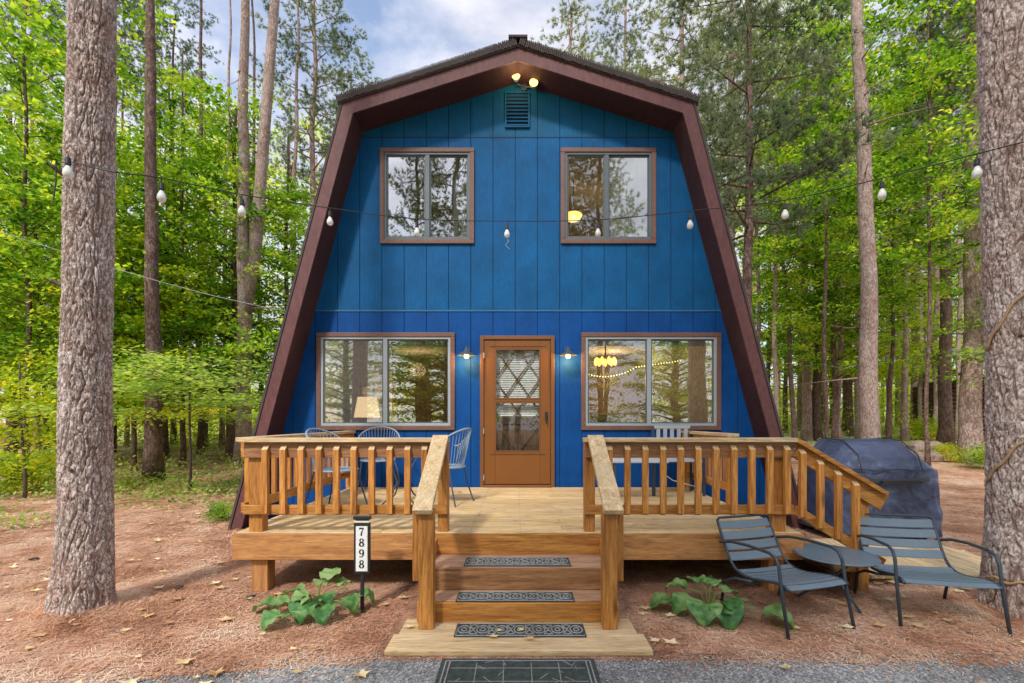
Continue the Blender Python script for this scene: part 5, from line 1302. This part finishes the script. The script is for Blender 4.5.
x, y, d = spot(318, 612); hosta((x, y - .02), 1, [(a, d * 1.15, h * .72, s_ * 1.02, min(dr * 1.3, 1.35)) for a, d, h, s_, dr in sp1], 'broad leaved hosta in front of the deck beside the number sign')
h1 = bpy.data.objects[-1] if False else None
sp2 = [(R(a), d_, h, s, dr) for a, d_, h, s, dr in ((195, .12, .14, .22, .9), (240, .13, .16, .23, 1.0), (275, .14, .15, .23, 1.0), (305, .10, .16, .20, .9), (150, .15, .22, .18, .6), (100, .1, .26, .15, .5), (175, .26, .10, .20, .8), (20, .12, .2, .15, .7), (60, .1, .24, .13, .3), (-30, .34, .10, .25, .8))]
x, y, d = spot(708, 612); hosta((x, y - .02), 2, [(a, d * 1.1, h * .75, s_ * 1.1, min(dr * 1.3, 1.35)) for a, d, h, s_, dr in sp2], 'broad leaved hosta between the steps and the lounge chairs')

# ------------------------------------------------------------ rocks behind the grill
r_ = random.Random(15)
for k, px in enumerate((898, 906, 914, 922, 930, 938, 947, 955, 918, 934)):
    x, y, d = spot(px, 462 if k < 8 else 460); s = r_.uniform(.13, .24); mb = MB(); nn = 8
    vs = []
    for j in range(6):
        ph = PI * j / 5
        for i in range(nn):
            a = 2 * PI * i / nn; q = Vector((math.sin(ph) * math.cos(a) * 1.5, math.sin(ph) * math.sin(a), math.cos(ph) * 1.0)) * s * (1 + .35 * mn.noise((k * 5 + math.cos(a) * 1.3, math.sin(a) * 1.3, ph))); vs.append(tuple(q))
    fs = [(j * nn + i, j * nn + (i + 1) % nn, (j + 1) * nn + (i + 1) % nn, (j + 1) * nn + i) for j in range(5) for i in range(nn)]
    mb.add(vs, fs).build('rock', M['rock'], None, fix=True, label='rough brown rock in the low pile right of the covered grill', cat='rock', group='rocks in the low pile').location = (x, y, G(x, y) + (.12 if k < 8 else .38))

# ------------------------------------------------------------ neighbouring buildings
x, y, d = spot(1016, 443)
nb = empty('log_cabin', (x, y, G(x, y)), label='dark brown log cabin with grey roof far behind the right trunks', cat='cabin')
mb = MB()
for k in range(14): mb.tube([(-.9, 0, .12 + k * .2), (5.5, 0, .12 + k * .2)], .105, 8)
for k in range(14): mb.tube([(-.9, -.1, .02 + k * .2), (-.9, 4.1, .02 + k * .2)], .105, 8)
mb.build('wall', M['log'], nb, smooth=True)
MB().box(-.8, 5.5, .08, 4, 0, 2.9).build('inner_wall', M['log'], nb)
MB().add([(-1.5, -1.0, 2.75), (6, -1.0, 2.75), (6, 2.5, 4.4), (-1.5, 2.5, 4.4), (-1.5, -1.0, 2.85), (6, -1.0, 2.85), (6, 2.5, 4.5), (-1.5, 2.5, 4.5)], [(0, 1, 2, 3), (4, 5, 6, 7), (0, 4, 7, 3), (0, 1, 5, 4), (1, 2, 6, 5), (3, 2, 6, 7)]).build('roof', M['grey_roof'], nb)
w_ = MB().box(.35, 1.55, -.16, -.12, 1.1, 2.4).build('window', M['maroon'], nb); MB().box(.43, 1.47, -.168, -.162, 1.18, 2.32).build('pane', M['pane'], w_)
x, y, d = spot(-22, 447)
nb = empty('shed', (x, y, G(x, y)), label='pale roofed shed with orange wood trim at the left edge', cat='shed')
MB().box(-2.5, 1.4, 0, 3, 0, 1.0).build('wall', M['skirt_x'], nb)
MB().add([(-2.8, -.4, .95), (1.9, -.4, .95), (1.5, 2, 2.6), (-2.6, 2, 2.6)], [(0, 1, 2, 3)]).build('roof', M['tan_roof'], nb, fix=False)
MB().box(-2.8, 1.9, -.46, -.41, .80, .96).build('trim', M['cedar_x'], nb)

# ------------------------------------------------------------ string lights
sl_ = empty('string_lights', (0, 0, 0), label='cafe string lights hung between the two big trunks across the cabin front', cat='string lights')
LP = [(72, 162, 3.45), (114, 172, 3.42), (161.6, 178, 3.7), (242, 194.6, 4.2), (330, 208, 5.0), (417, 219, 5.3), (507, 221, 5.4), (598, 219.8, 5.3), (690, 210.8, 5.0), (780, 201, 4.6), (880, 178.7, 4.1), (974, 154.6, 3.6), (1024, 142, 3.4)]
def wp(px, py, d): return Vector(((px - CX) * d / F, CAMY + d, CAMZ - (py - HY) * d / F))
pts = [wp(*p) for p in LP]; fine = []
for i in range(len(pts) - 1):
    for k in range(6):
        t = k / 6; p0, p1, p2, p3 = pts[max(i - 1, 0)], pts[i], pts[i + 1], pts[min(i + 2, len(pts) - 1)]
        q = .5 * ((2 * p1) + (-p0 + p2) * t + (2 * p0 - 5 * p1 + 4 * p2 - p3) * t * t + (-p0 + 3 * p1 - 3 * p2 + p3) * t ** 3); fine.append(q)
fine.append(pts[-1]); MB().tube(fine, .0048, 6).build('cable', M['black'], sl_)
mb = MB().tube([pts[0] + Vector((-.01, 0, -.02)), pts[0] + Vector((-.10, -.02, -.0)), pts[0] + Vector((-.10, -.02, -.16)), pts[0] + Vector((-.11, -.03, -.3))], .005, 6).build('cable', M['black'], sl_)
M['bulb_glass'] = glass('bulb_glass', .25, (.95, .93, .86), .05, .6)  # white diffuse mixed into the glass stands for the bulbs' pale glow
def bulb(p, drop=.035):
    s = MB().lathe([(.004, 0), (.017, -.004), (.019, -.05), (.016, -.062), (.0, -.062)], n=12).build('socket', M['black'], sl_, smooth=False)
    s.location = p + Vector((0, 0, -drop)); MB().tube([(0, 0, 0), (0, 0, drop)], .004, 5).build('hook', M['black'], s)
    g = MB().lathe([(.013, -.062), (.018, -.075), (.030, -.10), (.033, -.125), (.026, -.145), (.001, -.158)], n=14).build('bulb', M['bulb_glass'], s, smooth=True)
    MB().tube([(-.006, 0, -.07), (-.008, 0, -.12), (.008, 0, -.12), (.006, 0, -.07)], .002, 4).build('filament', M['vine'], g)
for i in (2, 3, 5, 6, 7, 8): bulb(pts[i], .04)
bulb(wp(330, 208, 5.0)); bulb(wp(785, 200, 4.58)); bulb(wp(882, 178, 4.1)); bulb(wp(977, 154, 3.6)); bulb(pts[0] + Vector((.03, -.06, .02)), .02)
# service wire
a, b, c_ = wp(-5, 230, 6.2), wp(113, 268, 7.0), wp(300, 314, 8.0); mid = [a.lerp(b, t) for t in (0, .5, 1)] + [b.lerp(c_, t) + Vector((0, 0, -.05 * math.sin(PI * t))) for t in (.25, .5, .75, 1)]
MB().tube(mid, .0042, 6).build('service_wire', M['grey_slat'], None, label='thin pale wire sagging through the trees to the left roof slope', cat='wire')
# small coil hanging in the middle of the string
MB().tube([pts[6] + Vector((.0, 0, -.2)), pts[6] + Vector((.02, 0, -.24)), pts[6] + Vector((-.02, 0, -.28)), pts[6] + Vector((.03, 0, -.33)), pts[6] + Vector((.0, 0, -.30))], .003, 5).build('cable_tie', M['grey_slat'], None, label='small twist of wire dangling under the middle bulb', cat='wire')

# ------------------------------------------------------------ sky, sun, camera
w = bpy.data.worlds.new('World'); sc.world = w; w.use_nodes = True; nt = w.node_tree; nt.nodes.clear()
EL, AZ = R(46), R(203)
sky = N(nt, 'ShaderNodeTexSky', sky_type='NISHITA', sun_disc=False, sun_elevation=EL, sun_rotation=AZ, altitude=200, dust_density=1.5)
tc = N(nt, 'ShaderNodeTexCoord'); mp = N(nt, 'ShaderNodeMapping'); mp.inputs['Scale'].default_value = (1.6, 1.6, 3.2); mp.inputs['Location'].default_value = (.35, .2, .1); nt.links.new(tc.outputs['Generated'], mp.inputs[0])
cn = N(nt, 'ShaderNodeTexNoise', Scale=1.7, Detail=7, Roughness=.58, Distortion=.3); nt.links.new(mp.outputs[0], cn.inputs[0])
cr = ramp(nt, [(.34, g3(.1)), (.54, g3(1))]); nt.links.new(cn.outputs[0], cr.inputs[0])
cn2 = N(nt, 'ShaderNodeTexNoise', Scale=4, Detail=5); nt.links.new(mp.outputs[0], cn2.inputs[0]); cc = ramp(nt, [(.3, (4.4, 4.6, 5.6)), (.7, (7.4, 7.4, 7.9))]); nt.links.new(cn2.outputs[0], cc.inputs[0])
skb = mixc(nt, 1, sky.outputs[0], (2.0, 1.95, 1.9), 'MULTIPLY')
# the cloud deck is brighter round the veiled sun
sdv = (math.sin(AZ) * math.cos(EL), math.cos(AZ) * math.cos(EL), math.sin(EL))
dp = N(nt, 'ShaderNodeVectorMath', operation='DOT_PRODUCT'); nt.links.new(tc.outputs['Generated'], dp.inputs[0]); dp.inputs[1].default_value = sdv
mrg = N(nt, 'ShaderNodeMapRange'); nt.links.new(dp.outputs['Value'], mrg.inputs[0]); mrg.inputs[1].default_value = .0; mrg.inputs[2].default_value = 1; mrg.inputs[3].default_value = 1; mrg.inputs[4].default_value = 1.7
csc = N(nt, 'ShaderNodeVectorMath', operation='SCALE'); nt.links.new(cc.outputs[0], csc.inputs[0]); nt.links.new(mrg.outputs[0], csc.inputs['Scale'])
mxo = mixc(nt, cr.outputs[0], skb, csc.outputs[0])
bg = N(nt, 'ShaderNodeBackground'); bg.inputs[1].default_value = .15; nt.links.new(mxo, bg.inputs[0]); wo = N(nt, 'ShaderNodeOutputWorld'); nt.links.new(bg.outputs[0], wo.inputs[0])
sl = bpy.data.lights.new('sun', 'SUN'); sl.energy = 3.6; sl.angle = R(6); sl.color = (1, .95, .88)
so = bpy.data.objects.new('sun', sl); COL.objects.link(so)
# direction towards the sun in Blender sky convention: rotation 0 = +Y, clockwise
sd = Vector((math.sin(AZ) * math.cos(EL), math.cos(AZ) * math.cos(EL), math.sin(EL)))
so.rotation_euler = sd.to_track_quat('Z', 'Y').to_euler(); so.location = sd * 30

cam = bpy.data.cameras.new('camera'); co = bpy.data.objects.new('camera', cam); COL.objects.link(co); sc.camera = co
cam.sensor_width = 36; cam.lens = 36 * F / 1024; cam.shift_x = -6 / 1024; cam.shift_y = 78.5 / 1024; cam.clip_start = .05; cam.clip_end = 600
co.location = (0, CAMY, CAMZ); co.rotation_euler = (PI / 2, 0, 0)
sc.render.engine = 'CYCLES'; cy = sc.cycles
cy.max_bounces = 6; cy.diffuse_bounces = 3; cy.glossy_bounces = 3; cy.transmission_bounces = 4; cy.transparent_max_bounces = 10; cy.caustics_reflective = False; cy.caustics_refractive = False
cy.use_denoising = True
try: cy.denoiser = 'OPENIMAGEDENOISE'
except Exception: pass
cy.sample_clamp_indirect = 4
sc.view_settings.view_transform = 'Standard'; sc.view_settings.look = 'None'; sc.view_settings.exposure = 0
